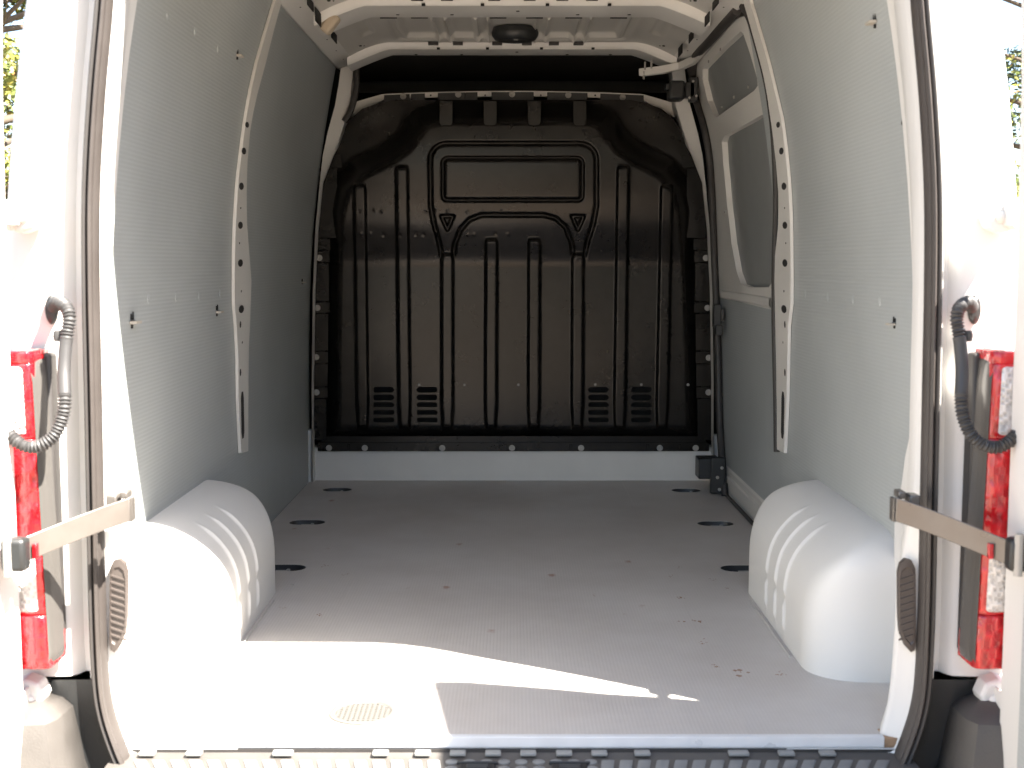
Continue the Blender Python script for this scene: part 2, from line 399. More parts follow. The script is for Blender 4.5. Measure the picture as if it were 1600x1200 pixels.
# to world
sx = (PX-800)/FPX; sy = (600-PY)/FPX; dy = cp+sy*sp_; dz = -sp_+sy*cp
Yp = yb(PY)-H; X3 = sx/dy*Yp; Z3 = CAMZ+dz/dy*Yp
co = np.stack([X3, Yp, Z3], -1).reshape(-1, 3)
nv = len(vs_); ii, jj = np.meshgrid(np.arange(nv-1), np.arange(nu-1), indexing='ij')
pc = (PX[:-1, :-1]+PX[1:, 1:])/2; qc = (PY[:-1, :-1]+PY[1:, 1:])/2
hole = np.zeros(pc.shape, bool)
for a, b_ in VENTS:
    for c_, d_ in VROWS:
        r = (d_-c_)/2; cx = np.clip(pc, a+r, b_-r); hole |= np.hypot(pc-cx, qc-(c_+d_)/2) < r
q = np.stack([ii*nu+jj, ii*nu+jj+1, (ii+1)*nu+jj+1, (ii+1)*nu+jj], -1)[~hole]
me = bpy.data.meshes.new('bulkhead_panel')
me.vertices.add(len(co)); me.vertices.foreach_set('co', co.ravel().astype(np.float32))
me.loops.add(q.size); me.loops.foreach_set('vertex_index', q.ravel().astype(np.int32))
me.polygons.add(len(q)); me.polygons.foreach_set('loop_start', np.arange(0, q.size, 4, dtype=np.int32))
me.update(); me.validate(); me.shade_smooth()
BULK = link('bulkhead', me, black_steel, VAN, 'black pressed steel bulkhead with upright ribs and louvre vents')
def bulk_pt(px, py, out=0.0):
    Y = float(yb(py)); p = onY(px, py, Y); p.y -= out; return p
for a, b_ in VENTS:
    for c_, d_ in VROWS:
        p0, p1 = bulk_pt(a-1, c_-1), bulk_pt(b_+1, d_+1.5); m_ = MB()
        Y = p0.y+.003
        rows = [[(p0.x, Y, p0.z), (p1.x, Y, p0.z)], [(p0.x, Y+.010, p0.z-.006), (p1.x, Y+.010, p0.z-.006)], [(p0.x, Y+.030, p1.z-.002), (p1.x, Y+.030, p1.z-.002)], [(p0.x, Y+.034, p1.z-.006), (p1.x, Y+.034, p1.z-.006)]]
        m_.loft(rows); m_.out('vent_louvre', black_plastic, BULK)
for x, y in ((655, 601), (726, 601), (810, 601), (930, 601), (1002, 601), (1075, 601)):
    share('rivet', RIVET, BULK, bulk_pt(x, y, .001 if x not in (0,) else 0))
# side mounting flanges with tabs
def flange(side):
    m_ = MB()
    f = (lambda d: 800-d) if side < 0 else (lambda d: 800+d)
    base = [(258, 262), (392, 292), (470, 300), (552, 303), (622, 304), (690, 304)]
    # (y, inner half-offset, outer half-offset) in picture px
    segs = [(242, 262, 272, 291, 1), (263, 372, 279, 302, 0), (373, 391, 290, 307, 0), (392, 410, 291, 309, 1), (411, 471, 292, 309, 0), (472, 489, 291, 311, 1), (490, 548, 293, 312, 0), (549, 568, 293, 312, 1), (569, 604, 294, 312, 0), (605, 622, 294, 313, 1), (623, 688, 296, 313, 0)]
    for y0, y1, a, b2, tab in segs:
        Yc = 5.345-(.004 if not tab else 0)
        P = [onY(f(a-6), y0, Yc), onY(f(b2), y0, Yc), onY(f(b2+1), y1, Yc), onY(f(a-6), y1, Yc)]
        Q = [p+Vector((0, .02, 0)) for p in P]
        # picture rows above the crease lie further forward
        m_.add(P+Q, [(0, 1, 2, 3), (7, 6, 5, 4), (0, 4, 5, 1), (1, 5, 6, 2), (2, 6, 7, 3), (3, 7, 4, 0)])
    # side wall joining flange to pressed panel
    m_.add([onY(f(286), 300, 5.34), onY(f(286), 690, 5.34), onY(f(286), 690, 5.46), onY(f(286), 300, 5.50)], [(0, 1, 2, 3)])
    m_.out('mounting_flange', black_steel, BULK, 30, .0015)
flange(-1); flange(1)
for x, y in ((508.5, 248), (499, 403), (496, 481), (494, 558), (494.5, 613), (1093, 248), (1103, 403), (1105.5, 481), (1107.5, 559), (1107, 613)):
    p = onY(x, y, 5.342); share('screw', SCREW, BULK, p)
# bottom flange
m_ = MB(); a, b2 = onY(496, 684, 5.33), onY(1108, 705, 5.33)
m_.box(a.x, b2.x, 5.328, 5.36, b2.z, onY(0, 691, 5.33).z)
m_.box(a.x+.01, b2.x-.01, 5.345, 5.39, onY(0, 693, 5.33).z, onY(0, 682, 5.33).z)
for x in (543, 682, 780, 890, 1010, 1060):
    p, p2 = onY(x, 694, 5.33), onY(x+4, 705, 5.33); m_.box(p.x, p2.x, 5.3255, 5.33, p2.z+.003, p.z)
m_.out('bottom_flange', black_steel, BULK, 30, .003)
for x in (514, 570, 691, 800, 908, 1031, 1087): share('screw', SCREW, BULK, onY(x, 700, 5.326))
# header: white beam over the bulkhead with black clip tabs
m_ = MB(); rows = []
for x in np.linspace(546, 1056, 41):
    t = abs(x-801)/255; dyp = 8*t**2+(12*max(0, t-.8)/.2)
    lo = 150.5+dyp+(14*max(0, t-.78)/.22)
    A = onY(x, 142+dyp*1.0, 5.44); B = onY(x, lo, 5.44)
    rows.append([A+Vector((0, .12, -.0)), A, B, B+Vector((0, .05, 0))])
m_.loft(rows); HEAD = m_.out('bulkhead_header', white_in, VAN, 30)
md = HEAD.modifiers.new('thick', 'SOLIDIFY'); md.thickness = .004
for x0, x1 in ((600, 640), (642, 664), (684, 727), (727, 746), (768, 834), (855, 918), (938, 1006)):
    t = abs((x0+x1)/2-801)/255; m_ = MB(); d0 = 8*(abs(x0-801)/255)**2; d1 = 8*(abs(x1-801)/255)**2
    P = [onY(x0, 143.5+d0, 5.434), onY(x1, 143.5+d1, 5.434), onY(x1, 158+d1, 5.434), onY(x0, 158+d0, 5.434)]
    m_.add(P+[p+Vector((0, .018, 0)) for p in P], [(0, 1, 2, 3), (7, 6, 5, 4), (0, 4, 5, 1), (1, 5, 6, 2), (2, 6, 7, 3), (3, 7, 4, 0)])
    m_.out('clip_tab', black_plastic, HEAD, 30, .002)
for x, y in ((630, 150.5), (716, 147.5), (800, 147), (888, 148.5), (973, 152)): share('screw', SCREW, HEAD, onY(x, y, 5.433))
for x in (673, 758, 845, 930): share('rivet', mesh_of(MB().lathe((0, 0, 0), [(.004, .001), (.004, -.0008)], 8), 'pin_hole', hole_m), HEAD, onY(x, 149, 5.439))
# hooked tongues below the header
for x in (697, 766, 835, 906):
    m_ = MB(); P = [onY(x-11, 157, 5.262), onY(x+11, 157, 5.262), onY(x+11, 192, 5.262), onY(x+8, 197, 5.262), onY(x-8, 197, 5.262), onY(x-11, 192, 5.262)]
    m_.add(P+[p+Vector((0, .08, 0)) for p in P], [(0, 1, 2, 3, 4, 5), (11, 10, 9, 8, 7, 6)]+[(i, i+6, (i+1) % 6+6, (i+1) % 6) for i in range(6)])
    m_.out('hook_tongue', black_steel, BULK, 30, .004)
# white gussets seen through the slots behind the tongues
# white cross sill under it
m_ = MB(); a, b2 = onY(489, 752, 5.352), onY(1112, 752, 5.352)
m_.box(a.x-.01, b2.x+.01, 5.345, 5.43, -.02, onY(0, 699, 5.345).z)
m_.box(a.x-.02, a.x+.012, 5.30, 5.35, -.01, onY(0, 672, 5.3).z)
m_.box(b2.x-.004, b2.x+.02, 5.31, 5.35, -.01, onY(0, 680, 5.3).z)
m_.out('cross_sill', white_in, VAN, 30, .004)
# cab beyond the bulkhead: dark closed room with overhead shelf
m_ = MB()
cabl = [(5.30, -.30), (8.1, -.30), (8.1, .1), (7.15, .72), (6.3, 1.60), (5.85, 1.88), (5.29, 1.90)]
m_.loft([[(q_, y, z) for y, z in cabl] for q_ in (-.94, .94)], False, True)
m_.out('cab_lining', dark_void, VAN, 30)
m_ = MB(); sh = [[onY(x, 145, 5.56), onY(x, 127-2*((x-800)/250)**2*-1, 5.62), onY(x, 125, 6.3)] for x in np.linspace(556, 1046, 15)]
m_.loft(sh); m_.out('overhead_shelf', mat('shelf_felt', (.045, .045, .043), .85, bump=1, bscale=150, bstr=.3), VAN, 40)

# ================================================================== FLOOR
XF = .888; YF0, YF1 = 2.405, 5.345; SEAM = .482
recess = []
for px, py, wd in ((527, 765, .125), (480, 816, .135), (441, 887, .15), (1072, 766, .125), (1118, 818, .135), (1163, 888, .15)):
    p = onZ(px, py); recess.append((p.x, p.y, wd))
ts = .00025
def board(x0, x1, y0, y1, holes, label=None, cut=None):
    o = [(x0+ts, y0), (x1-ts, y0), (x1-ts, y1), (x0+ts, y1)] if cut is None else cut
    return flat_plate('floor_board', o, holes, 0, .015, floor_m, VAN, label)
hl = [stadium(x, y, wd, .085) for x, y, wd in recess if x < 0]; hr = [stadium(x, y, wd, .085) for x, y, wd in recess if x > 0]
dr = onZ(567, 1114)
YSEAM = onZ(1180, 1055).y
bl = board(-XF, -SEAM, YF0, YF1, [ellipse(onZ(457, 913).x, onZ(457, 913).y, .006, .006, 8)]+hl, cut=[(-.80, YF0), (-SEAM-ts/2, YF0), (-SEAM-ts/2, YF1), (-XF, YF1), (-XF, 2.62), (-.80, 2.5)])
bc = board(-SEAM, SEAM, YF0, YF1, [ellipse(dr.x, dr.y, .072, .072, 24)])
br1 = board(SEAM, XF, YF0, YSEAM, [], cut=[(SEAM+ts/2, YF0), (.80, YF0), (.80, 2.5), (XF, 2.62), (XF, YSEAM-ts/2), (SEAM+ts/2, YSEAM-ts/2)])
br2 = board(SEAM, XF-.005, YSEAM+ts/2, YF1, hr)
rg = random.Random(12); dirt = mat('dried_mud', (.27, .165, .11), .9)
for own, pts in ((br2, ((1082, 972, 1.3), (1100, 1003, .9), (1118, 1040, .8), (1161, 1051, 1.5), (1063, 934, .9), (1060, 887, .5), (1132, 919, .6), (1218, 1053, .8), (1048, 900, .5), (1112, 905, .5))), (bl, ((509, 884, .8), (497, 962, .7), (440, 950, .5))), (bc, ((927, 930, .5), (978, 960, .4), (540, 897, .6)))):
    m_ = MB()
    for px, py, s_ in pts:
        c_ = onZ(px, py)
        for q_ in range(7):
            x, y, r_ = c_.x+rg.gauss(0, .011*s_), c_.y+rg.gauss(0, .013*s_), rg.uniform(.0015, .005)*s_
            a0 = rg.uniform(0, 6)
            ring = [Vector((x+r_*rg.uniform(.6, 1.2)*math.cos(a0+k*1.05), y+r_*1.2*rg.uniform(.6, 1.2)*math.sin(a0+k*1.05), .0002)) for k in range(6)]
            m_.add(ring+[Vector((x, y, .0008))], [(k, (k+1) % 6, 6) for k in range(6)])
    m_.out('mud_crumbs', dirt, own, None)['kind'] = 'stuff'
for x, y, wd in recess:
    m_ = MB(); st = stadium(x, y, wd-.002, .083); rows = []
    for k, z in ((1, -.001), (.97, -.012), (.85, -.028)): rows.append([(x+(a-x)*k, y+(b2-y)*k, z) for a, b2 in st])
    m_.loft(rows, True); m_.add(rows[-1], [tuple(range(len(st)))])
    p_ = m_.out('tie_down_recess', black_plastic, bl if x < 0 else br2, 40)
    m2 = MB(); m2.tube([(x-.02, y-.006, -.010), (x+.02, y-.006, -.010)], .004, 8); m2.lathe((x+.02, y-.004, -.006), [(.006, -.004), (.006, .002), (.003, .003)], 8, 'Z')
    m2.out('lashing_ring', zinc, bl if x < 0 else br2)
m_ = MB(); m_.box(-.9, .9, 2.40, 5.4, -.06, -.035); m_.out('steel_underfloor', white_in, VAN, None)
# floor drain grille
m_ = MB(); m_.loft([[Vector((dr.x+r_*math.cos(a_/36*2*math.pi), dr.y+r_*math.sin(a_/36*2*math.pi), h_)) for a_ in range(36)] for r_, h_ in ((.0715, -.006), (.0715, .003), (.062, .004), (.058, .001), (.058, -.012))], True)
m_.out('round_floor_vent', mat('drain_plastic', (.10, .096, .088), .6), bc, 30)
MB().lathe((dr.x, dr.y, -.012), [(.056, 0), (.056, -.001)], 24, 'Z').out('vent_mesh_backing', mat('drain_backing', (.05, .048, .043), .7), bc, 30)
m_ = MB()
for k in range(-5, 6):
    h_ = math.sqrt(max(0, .058**2-(k*.0105)**2)); m_.box(dr.x-h_, dr.x+h_, dr.y+k*.0105-.0025, dr.y+k*.0105+.0025, -.006, .0015)
    m_.box(dr.x+k*.0105-.0025, dr.x+k*.0105+.0025, dr.y-h_, dr.y+h_, -.0065, .001)
m_.out('vent_mesh', mat('drain_mesh', (.10, .096, .088), .6), bc, 30)['kind'] = 'stuff'
# rear edge trim
m_ = MB(); xa, xb = onZ(206, 1147).x, onZ(1376, 1147).x
m_.box(xa, xb, 2.391, 2.404, .001, .0035); m_.box(xa, xb, 2.386, 2.391, -.017, .0035); m_.box(xa, xb, 2.39, 2.43, -.021, -.0185)
m_.out('floor_edge_trim', alu, VAN, 30, .0008)
m_ = MB(); m_.box(xb+.001, onZ(1400, 1147).x, 2.389, 2.44, -.019, .001); m_.out('plywood_end', wood, VAN, 30, .001)

# sill step plate
SZ = -.034
m_ = MB(); rows = []
for X in np.linspace(-.80, .80, 33):
    rows.append([(X, 2.42, SZ+.022), (X, 2.378, SZ+.004), (X, 2.365, SZ), (X, 2.20, SZ-.004), (X, 2.18, SZ-.02), (X, 2.175, SZ-.14)])
m_.loft(rows); STEP = m_.out('rear_step_cover', trim_grey, VAN, 40)
m_ = MB(); m_.box(-.80, .80, 2.3845, 2.40, SZ-.01, -.021); m_.out('sill_gap_seal', rubber, VAN, None)
for x0 in (188+30, 291, 426, 582, 648, 703, 758, 813, 869, 924, 991, 1138, 1216, 1280):
    wd = 32 if x0 in (426, 1138) else 25
    a, b2 = onY(x0, 1165, 2.378), onY(x0+wd, 1165, 2.378)
    MB().box(a.x, b2.x, 2.366, 2.388, SZ+.0055, SZ+.0125).out('white_clip', mat('clip_plastic', (.22, .22, .21), .5), STEP, 30, .002)
# tread pads: slanted bars fanning outwards with round studs in the middle
k = 0; X = -.74
while X < .76:
    px = 800+X*FPX*.9648/2.33
    stud = 690 < px < 930
    hit = (715 < px < 775) or (860 < px < 920)
    sl = -.5*X/.74
    if stud:
        for r_ in range(4):
            if hit and r_ > 0: continue
            MB().lathe((X, 2.352-r_*.033, SZ-.001), [(.0125, -.002), (.0125, .0025), (.010, .0035)], 12, 'Z').out('tread_stud', pad_grey, STEP, 40)
    else:
        m_ = MB(); y0, y1 = 2.358, 2.225; P = []
        for (yy, s_) in ((y0, 0), (y1, 1)):
            xx = X+(yy-y0)*sl*-1*1.0
            P.append([(xx-.0125, yy, SZ-.003), (xx-.0125, yy, SZ+.0015), (xx-.0095, yy-(0.0015 if s_ == 0 else -.0015), SZ+.003), (xx+.0095, yy-(0.0015 if s_ == 0 else -.0015), SZ+.003), (xx+.0125, yy, SZ+.0015), (xx+.0125, yy, SZ-.003)])
        m_.loft(P, False, True); m_.out('tread_pad', pad_grey, STEP, 30)
    X += .0365 if not stud else .0345
for cx in (746, 890):
    p = onZ(cx, 1196, SZ); m_ = MB(); a = .035
    m_.box(p.x-a, p.x+a, p.y-.075, p.y+.004, SZ-.006, SZ+.0035)
    m_.out('latch_pocket', hole_m, STEP, 30, .003)
    m_ = MB(); m_.box(p.x-a-.006, p.x+a+.006, p.y+.004, p.y+.009, SZ-.004, SZ+.006); m_.box(p.x-a*.6, p.x+a*.6, p.y-.03, p.y-.006, SZ, SZ+.007); m_.out('striker', black_plastic, STEP, 30, .002)

# ================================================================== SIDE LININGS
def zclip(pts): return pts
YP = 3.86
zt = 1.775
for side in (-1, 1):
    # rear lining: from the rear pillar to the middle pillar
    o = [(2.60, .58), (2.60, zt), (3.98, zt), (3.98, .0), (2.76, .0), (2.755, .33), (2.70, .42)]
    wall_plate('side_lining', o, [], side, 0, .008, lining, VAN, 'grey ribbed plastic lining of the rear wall bay')
wall_plate('side_lining', [(3.88, .0), (3.88, zt), (5.27, zt), (5.31, 1.35), (5.335, .9), (5.345, .0)], [], -1, .0095, .008, lining, VAN, 'darker grey lining of the front wall bay')
# middle pillars with holes (outline picture points, left side; right side is its twin)
PL = [(441, 0), (447, -12), (439, -30), (430, 4), (402, 100), (393, 140), (385, 185), (379, 230), (373, 280), (369, 340), (367, 400), (367, 475), (370, 510), (372.5, 560), (373, 620), (377, 708),
      (388, 705), (388.5, 600), (389, 545), (391, 500), (393, 440), (390, 400), (386, 350), (385.5, 300), (387, 250), (391, 205), (396, 175), (402, 148), (415, 100), (430, 40)]
PR = [(1600-x+2, y) for x, y in [(432, -30), (430, 4), (402, 100), (390, 150), (382, 185), (376, 230), (371, 280), (368, 340), (367, 400), (367, 475), (371, 510), (372, 560), (373, 620), (377, 708),
      (388, 702), (389, 600), (390, 545), (391, 500), (392, 440), (391, 400), (386, 350), (386, 300), (390, 250), (396, 200), (402, 160), (415, 100), (430, 40), (450, -30)]]
HL = [(386, 195, 1), (381, 236, 1.2), (377, 291, 1.3), (375.5, 352, 1.3), (375.5, 411, 1.4), (377, 483, 1.5)]
for side, PP in ((-1, PL), (1, PR)):
    ol = [onW(x, y, -.012) for x, y in PP]
    hs = []
    for x, y, s_ in HL:
        x = x if side < 0 else 1602-x
        Y, z = onW(x, y, -.012); hs.append(ellipse(Y, z, .024*s_, .0085*s_, 12))
    for x, y, a, b2 in ((375.5, 507, .010, .011), (375.5, 582, .010, .012), (378.5, 535, .006, .004), (377, 455, .006, .004), (376, 325, .006, .003), (374, 380, .006, .003)):
        x = x if side < 0 else 1602-x
        Y, z = onW(x, y, -.012); hs.append(ellipse(Y, z, a, b2, 8))
    x = 378.5 if side < 0 else 1602-378.5
    Ya, za = onW(x, 612, -.012); Yb_, zb = onW(x+(1 if side < 0 else -1), 685, -.012)
    hs.append([(Ya-.020, za-.02), (Ya-.010, za), (Ya+.010, za), (Ya+.020, za-.02), (Yb_+.020, zb+.02), (Yb_+.010, zb), (Yb_-.010, zb), (Yb_-.020, zb+.02)])
    for h_ in hs: wall_plate('pillar_hole', h_, [], side, -.0128, .001, hole_m, VAN)
    wall_plate('wall_pillar', ol, [], side, -.012, .010, white_in, VAN, 'white perforated wall pillar', bev=0)

# slit flaps cut in the lining, dents, and the cable loop
def flap(px, py, s=1.0, big=False):
    side = -1 if px < 800 else 1
    Y, z = onW(px, py, -.003); X = (wall(z)-.003)*side
    m_ = MB()
    for a, b2, w2, h2 in ((0, .002, .026, .0025), (-.010, .012, .0035, .014), (.004, .014, .003, .018), (-.004, -.010, .005, .009)):
        m_.box(X-.0005*side, X+.004*side, Y+(a-w2/2)*s, Y+(a+w2/2)*s, z+(b2-h2/2)*s, z+(b2+h2/2)*s)
    m_.out('lining_slit', hole_m, VAN)
    m2 = MB(); m2.box(X-.014*side, X+.001*side, Y-.022*s, Y+.02*s, z-.004*s, z+.002*s); m2.out('torn_flap', mat('torn_board_edge', (.45, .41, .35), .7), VAN, 30)
for a in ((372, 87, .8), (208, 503, 1), (340, 487, .9), (473, 441, .6), (1396, 506, .7), (1365, 35, .9)): flap(*a)
def dimple(px, py, s=1.0):
    side = -1 if px < 800 else 1
    Y, z = onW(px, py, 0); X = wall(z)*side
    MB().lathe((X-.002*side, Y, z), [(.010*s, .004*side), (.008*s, .001*side), (.005*s, .002*side), (.001, .0025*side)], 10, 'X', 1, 1.7).out('lining_dimple', lining, VAN, 60)
for a in ((232, 465), (275, 463), (311, 461), (344, 458), (1258, 458), (1293, 463), (1332, 467), (1374, 470), (1424, 475), (262, 20), (305, 45), (341, 73)): dimple(*a)
MB().tube(smooth_path([(wall(onW(x_, y_, -.006)[1])-.006, *onW(x_, y_, -.006)) for x_, y_ in ((1432, 171), (1420, 177), (1411, 187), (1410, 194), (1414, 196), (1421, 191), (1432, 181))], 5), .0022, 8).out('cable_loop', rubber, VAN)
# small round studs and clip holes on left front lining edge
# front corner posts (white ring pillar either side of bulkhead)
for side in (-1, 1):
    f = (lambda x: x) if side < 0 else (lambda x: 1602-x)
    ink = [(487, 752), (487, 600), (489, 450), (493, 360), (500, 285), (505, 242), (513, 205), (524, 165), (530, 130), (533, 105), (530, 98)]
    outk = [(489, 752), (489, 600), (491.5, 450), (496, 360), (503.5, 285), (520, 242), (533, 205), (545, 165), (549, 130), (551, 108), (556, 92)]
    rows = []
    for (a, y), (b2, y2) in zip(ink, outk):
        Yk = 5.28
        A, B = onY(f(a), y, Yk), onY(f(b2), y2, 5.32)
        rows.append([A+Vector((0, .03, 0)), A, B, B+Vector((0, .12 if y < 235 else .012, 0))])
    m_ = MB(); m_.loft(rows); o = m_.out('front_pillar', white_in, VAN, 30)
    md = o.modifiers.new('thick', 'SOLIDIFY'); md.thickness = .003
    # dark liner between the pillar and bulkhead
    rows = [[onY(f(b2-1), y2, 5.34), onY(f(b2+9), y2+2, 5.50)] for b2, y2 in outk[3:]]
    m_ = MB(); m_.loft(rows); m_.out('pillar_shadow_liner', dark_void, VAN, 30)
m_ = MB(); m_.tube(smooth_path([onY(x, y, 5.30) for x, y in ((548, 75), (556, 100), (556, 140), (548, 172), (538, 190))], 4), .014, 8)
m_.box(onY(538, 0, 5.2).x, onY(553, 0, 5.2).x, 5.18, 5.24, onY(0, 90, 5.2).z, onY(0, 70, 5.2).z)
m_.out('wiring_loom', rubber, VAN)

# ================================================================== WHEEL ARCHES
def wheel_arch(side):
    # rounded box cast outwards from a point low inside the hump
    XW = .905; c = np.array([.93, 3.16, .02])
    na, ne = 300, 90
    az = np.linspace(-.5*math.pi*.985, .5*math.pi*.985, na)      # 0 = straight towards the load space
    # crowd the samples where the creases are
    az = az-.28*np.sin(2*az)*.5
    el = np.linspace(0, math.pi/2*.999, ne); A, E = np.meshgrid(az, el)
    D = np.stack([-np.cos(A)*np.cos(E), np.sin(A)*np.cos(E), np.sin(E)], -1)
    lo = np.array([.675, 2.712, -1.0]); hi = np.array([1.6, 3.60, .346]); rad = np.array([.21, .20, .195])
    def two(P, i, j, ri, rj):
        a_ = np.maximum(np.maximum(lo[i]+ri-P[..., i], P[..., i]-(hi[i]-ri))/ri, 0); b_ = np.maximum(np.maximum(lo[j]+rj-P[..., j], P[..., j]-(hi[j]-rj))/rj, 0)
        return np.hypot(a_, b_)-1
    def sdf(P):
        f3 = [two(P, 0, 2, .26, .235), two(P, 0, 1, .17, .13), two(P, 1, 2, .15, .13)]
        return np.log(sum(np.exp(14*f_) for f_ in f3))/14
    t0 = np.zeros(A.shape); t1 = np.full(A.shape, 1.6)
    for _ in range(32):
        tm = (t0+t1)/2; f_ = sdf(c+D*tm[..., None]) > 0
        t1 = np.where(f_, tm, t1); t0 = np.where(f_, t0, tm)
    P = c+D*t0[..., None]
    cr = sum(np.exp(-((P[..., 1]-c_)/.0085)**2) for c_ in (3.02, 3.125, 3.235))
    k = .0065*cr*sstep((P[..., 2]-.02)/.03)*(1-np.exp(-((P[..., 2]-.115)/.013)**2))*sstep((P[..., 0]*0+.80-P[..., 0])/.05)
    q_ = np.maximum(lo+rad-P, P-(hi-rad))/rad; nn = np.maximum(q_, 0); nn /= np.linalg.norm(nn, axis=-1, keepdims=True)+1e-9
    P[..., 0] -= k*nn[..., 0]; P[..., 2] += k*nn[..., 2]
    P[..., 0] = np.minimum(P[..., 0], XW); P[0, :, 2] = -.004
    P[..., 0] *= side
    m_ = MB(); m_.loft([[tuple(P[i, j]) for j in range(na)] for i in range(ne)]); return m_.out('wheel_arch', white, VAN, 60)
AL, AR = wheel_arch(-1), wheel_arch(1)
for side in (-1, 1):  # bead of sealant along the foot
    MB().tube([(.674*side, y, .001) for y in (2.9, 3.0, 3.2, 3.4)], .003, 6).out('sealant_bead', mat('sealant', (.45, .43, .40), .6), VAN)

# ================================================================== ROOF
ZR = 1.846
def roofz(x):  # underside of the roof across the width
    ax = abs(x); return ZR-.0*ax-(0 if ax < .5 else .055*((ax-.5)/.16)**1.6)
bays = [(2.50, 3.50), (3.72, 4.28), (4.48, 5.12)]
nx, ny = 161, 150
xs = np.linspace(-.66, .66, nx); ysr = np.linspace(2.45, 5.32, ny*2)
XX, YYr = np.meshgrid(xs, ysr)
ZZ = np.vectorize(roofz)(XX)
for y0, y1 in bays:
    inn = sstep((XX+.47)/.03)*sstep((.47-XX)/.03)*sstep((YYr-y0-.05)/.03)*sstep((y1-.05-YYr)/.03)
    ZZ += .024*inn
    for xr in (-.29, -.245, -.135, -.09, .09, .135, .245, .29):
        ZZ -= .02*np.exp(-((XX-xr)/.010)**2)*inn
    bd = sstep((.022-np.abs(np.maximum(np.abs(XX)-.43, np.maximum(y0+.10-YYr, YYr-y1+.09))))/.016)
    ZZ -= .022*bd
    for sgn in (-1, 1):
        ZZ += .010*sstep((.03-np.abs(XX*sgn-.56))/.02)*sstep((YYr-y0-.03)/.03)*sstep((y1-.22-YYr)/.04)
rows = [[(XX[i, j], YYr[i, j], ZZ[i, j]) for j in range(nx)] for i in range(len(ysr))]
m_ = MB(); m_.loft(rows); ROOF = m_.out('roof_inner_skin', mat('shade_toned_roof_paint', (.50, .485, .45), .42, bump=1, bscale=14, bstr=.15, var=.05, vscale=5), VAN, 50)  # shading between the bows is put into this darker skin colour
def bow(y0, y1):
    m_ = MB(); rows = []
    for x in [-.672, -.65, -.62, -.58, -.55, -.525]+list(np.linspace(-.5, .5, 21))+[.525, .55, .58, .62, .65, .672]:
        d = 0 if abs(x) < .5 else .065*((abs(x)-.5)/.17)**1.15
        z = 1.820-d
        rows.append([(x, y0-.012, z+.052), (x, y0-.006, z+.012), (x, y0+.004, z+.001), (x, y0+.02, z), (x, (y0+y1)/2, z-.003), (x, y1-.03, z), (x, y1-.008, z+.002), (x, y1, z+.012), (x, y1+.012, z+.015), (x, y1+.012, z+.055)])
    m_.loft(rows); o = m_.out('roof_bow', white_in, VAN, 40)
    m_ = MB()
    for x in (-.40, -.21, .02, .23, .41):
        m_.lathe((x, (y0+y1)/2+.03*(1 if abs(x) > .1 else -1), 1.8175), [(.006, .001), (.006, -.001)], 8, 'Z')
    for x in (-.44, -.33, -.05, .08, .22, .38):
        m_.box(x-.03, x+.03, y1-.006, y1+.003, 1.8195, 1.826)
    for x in (-.3, -.1, .12, .33): m_.box(x-.006, x+.006, y0-.01, y0+.006, 1.8195, 1.826)
    m_.out('bow_slots', hole_m, o, None)['kind'] = 'stuff'
    m_ = MB()
    for x in (-.32, -.22, .06, .17, .27, -.06):
        m_.box(x-.02, x+.02, y0-.035, y0-.008, 1.834, 1.845)
    m_.out('adhesive_pad', rubber, o, None)
    for sgn in (-1, 1):
        m2 = MB(); m2.lathe((.61*sgn, y0-.10, 1.818), [(.010, 0), (.010, -.003)], 10, 'Z'); m2.lathe((.60*sgn, y0-.07, 1.824), [(.008, 0), (.008, -.003)], 10, 'Z'); m2.out('roof_drain_hole', hole_m, o, None)
    return o
for y0, y1 in ((5.12, 5.285), (4.27, 4.485), (3.50, 3.72), (2.52, 2.70)): bow(y0, y1)
# cant rails along both sides
def rail(side):
    secs = [(.738, 1.772), (.728, 1.768), (.715, 1.776), (.668, 1.790), (.655, 1.802), (.652, 1.83), (.63, 1.88)]
    rows = [[(x*side, y, z) for x, z in secs] for y in (2.45, 2.8, 3.4, 4.0, 4.6, 5.0, 5.29)]
    m_ = MB(); m_.loft(rows); o = m_.out('roof_rail', white_in, VAN, 40)
    md = o.modifiers.new('t', 'SOLIDIFY'); md.thickness = .003
    m_ = MB()
    for y in (4.10, 4.42, 4.68, 4.92, 5.12):
        m_.lathe((.692*side, y, 1.7815), [(.006, 0.001), (.006, -.0015)], 8, 'Z')
    for y in (4.18, 4.55, 4.62, 4.88, 5.0):
        m_.box((.6505)*side-.001, (.6505)*side+.001, y-.02, y+.02, 1.806, 1.826)
    m_.out('rail_holes', hole_m, o, None)['kind'] = 'stuff'
    # lightening hole patches in the cove above
    m_ = MB()
    for y, s_ in ((4.16, .03), (4.62, .035), (4.93, .03)):
        if side < 0 or True: m_.lathe((.640*side, y, 1.846), [(.004, -.001*side), (.004, .0), ], 4, 'X')
    return o
rail(-1); rail(1)
for px, py, w2, h2 in ((485, 6, 9, 14), (1105, 30, 7, 15), (1080, 57, 7, 13), (1063, 79, 6, 14), (497, 27, 9, 20), (522, 57, 8, 13), (1118, 5, 9, 12)):
    side = -1 if px < 800 else 1
    x, y, z = ray(px, py); t = .648/abs(x); p = Vector((.648*side, y*t, CAMZ+z*t)); hw = (w2/2)*.648/((abs(px-800))**2)*FPX
    MB().box(p.x-.0015, p.x+.0015, p.y-hw, p.y+hw, p.z-h2/2*p.y/FPX, p.z+h2/2*p.y/FPX).out('rail_opening', hole_m, VAN, 30)
p = onY(516, 37, 4.30); m_ = MB(); M_ = Matrix.Translation(p) @ Matrix.Rotation(R(38), 4, 'Y')
m_.box(-.019, .019, -.03, .03, -.036, .036, M_); m_.out('foam_block', foam, VAN, 30, .01)
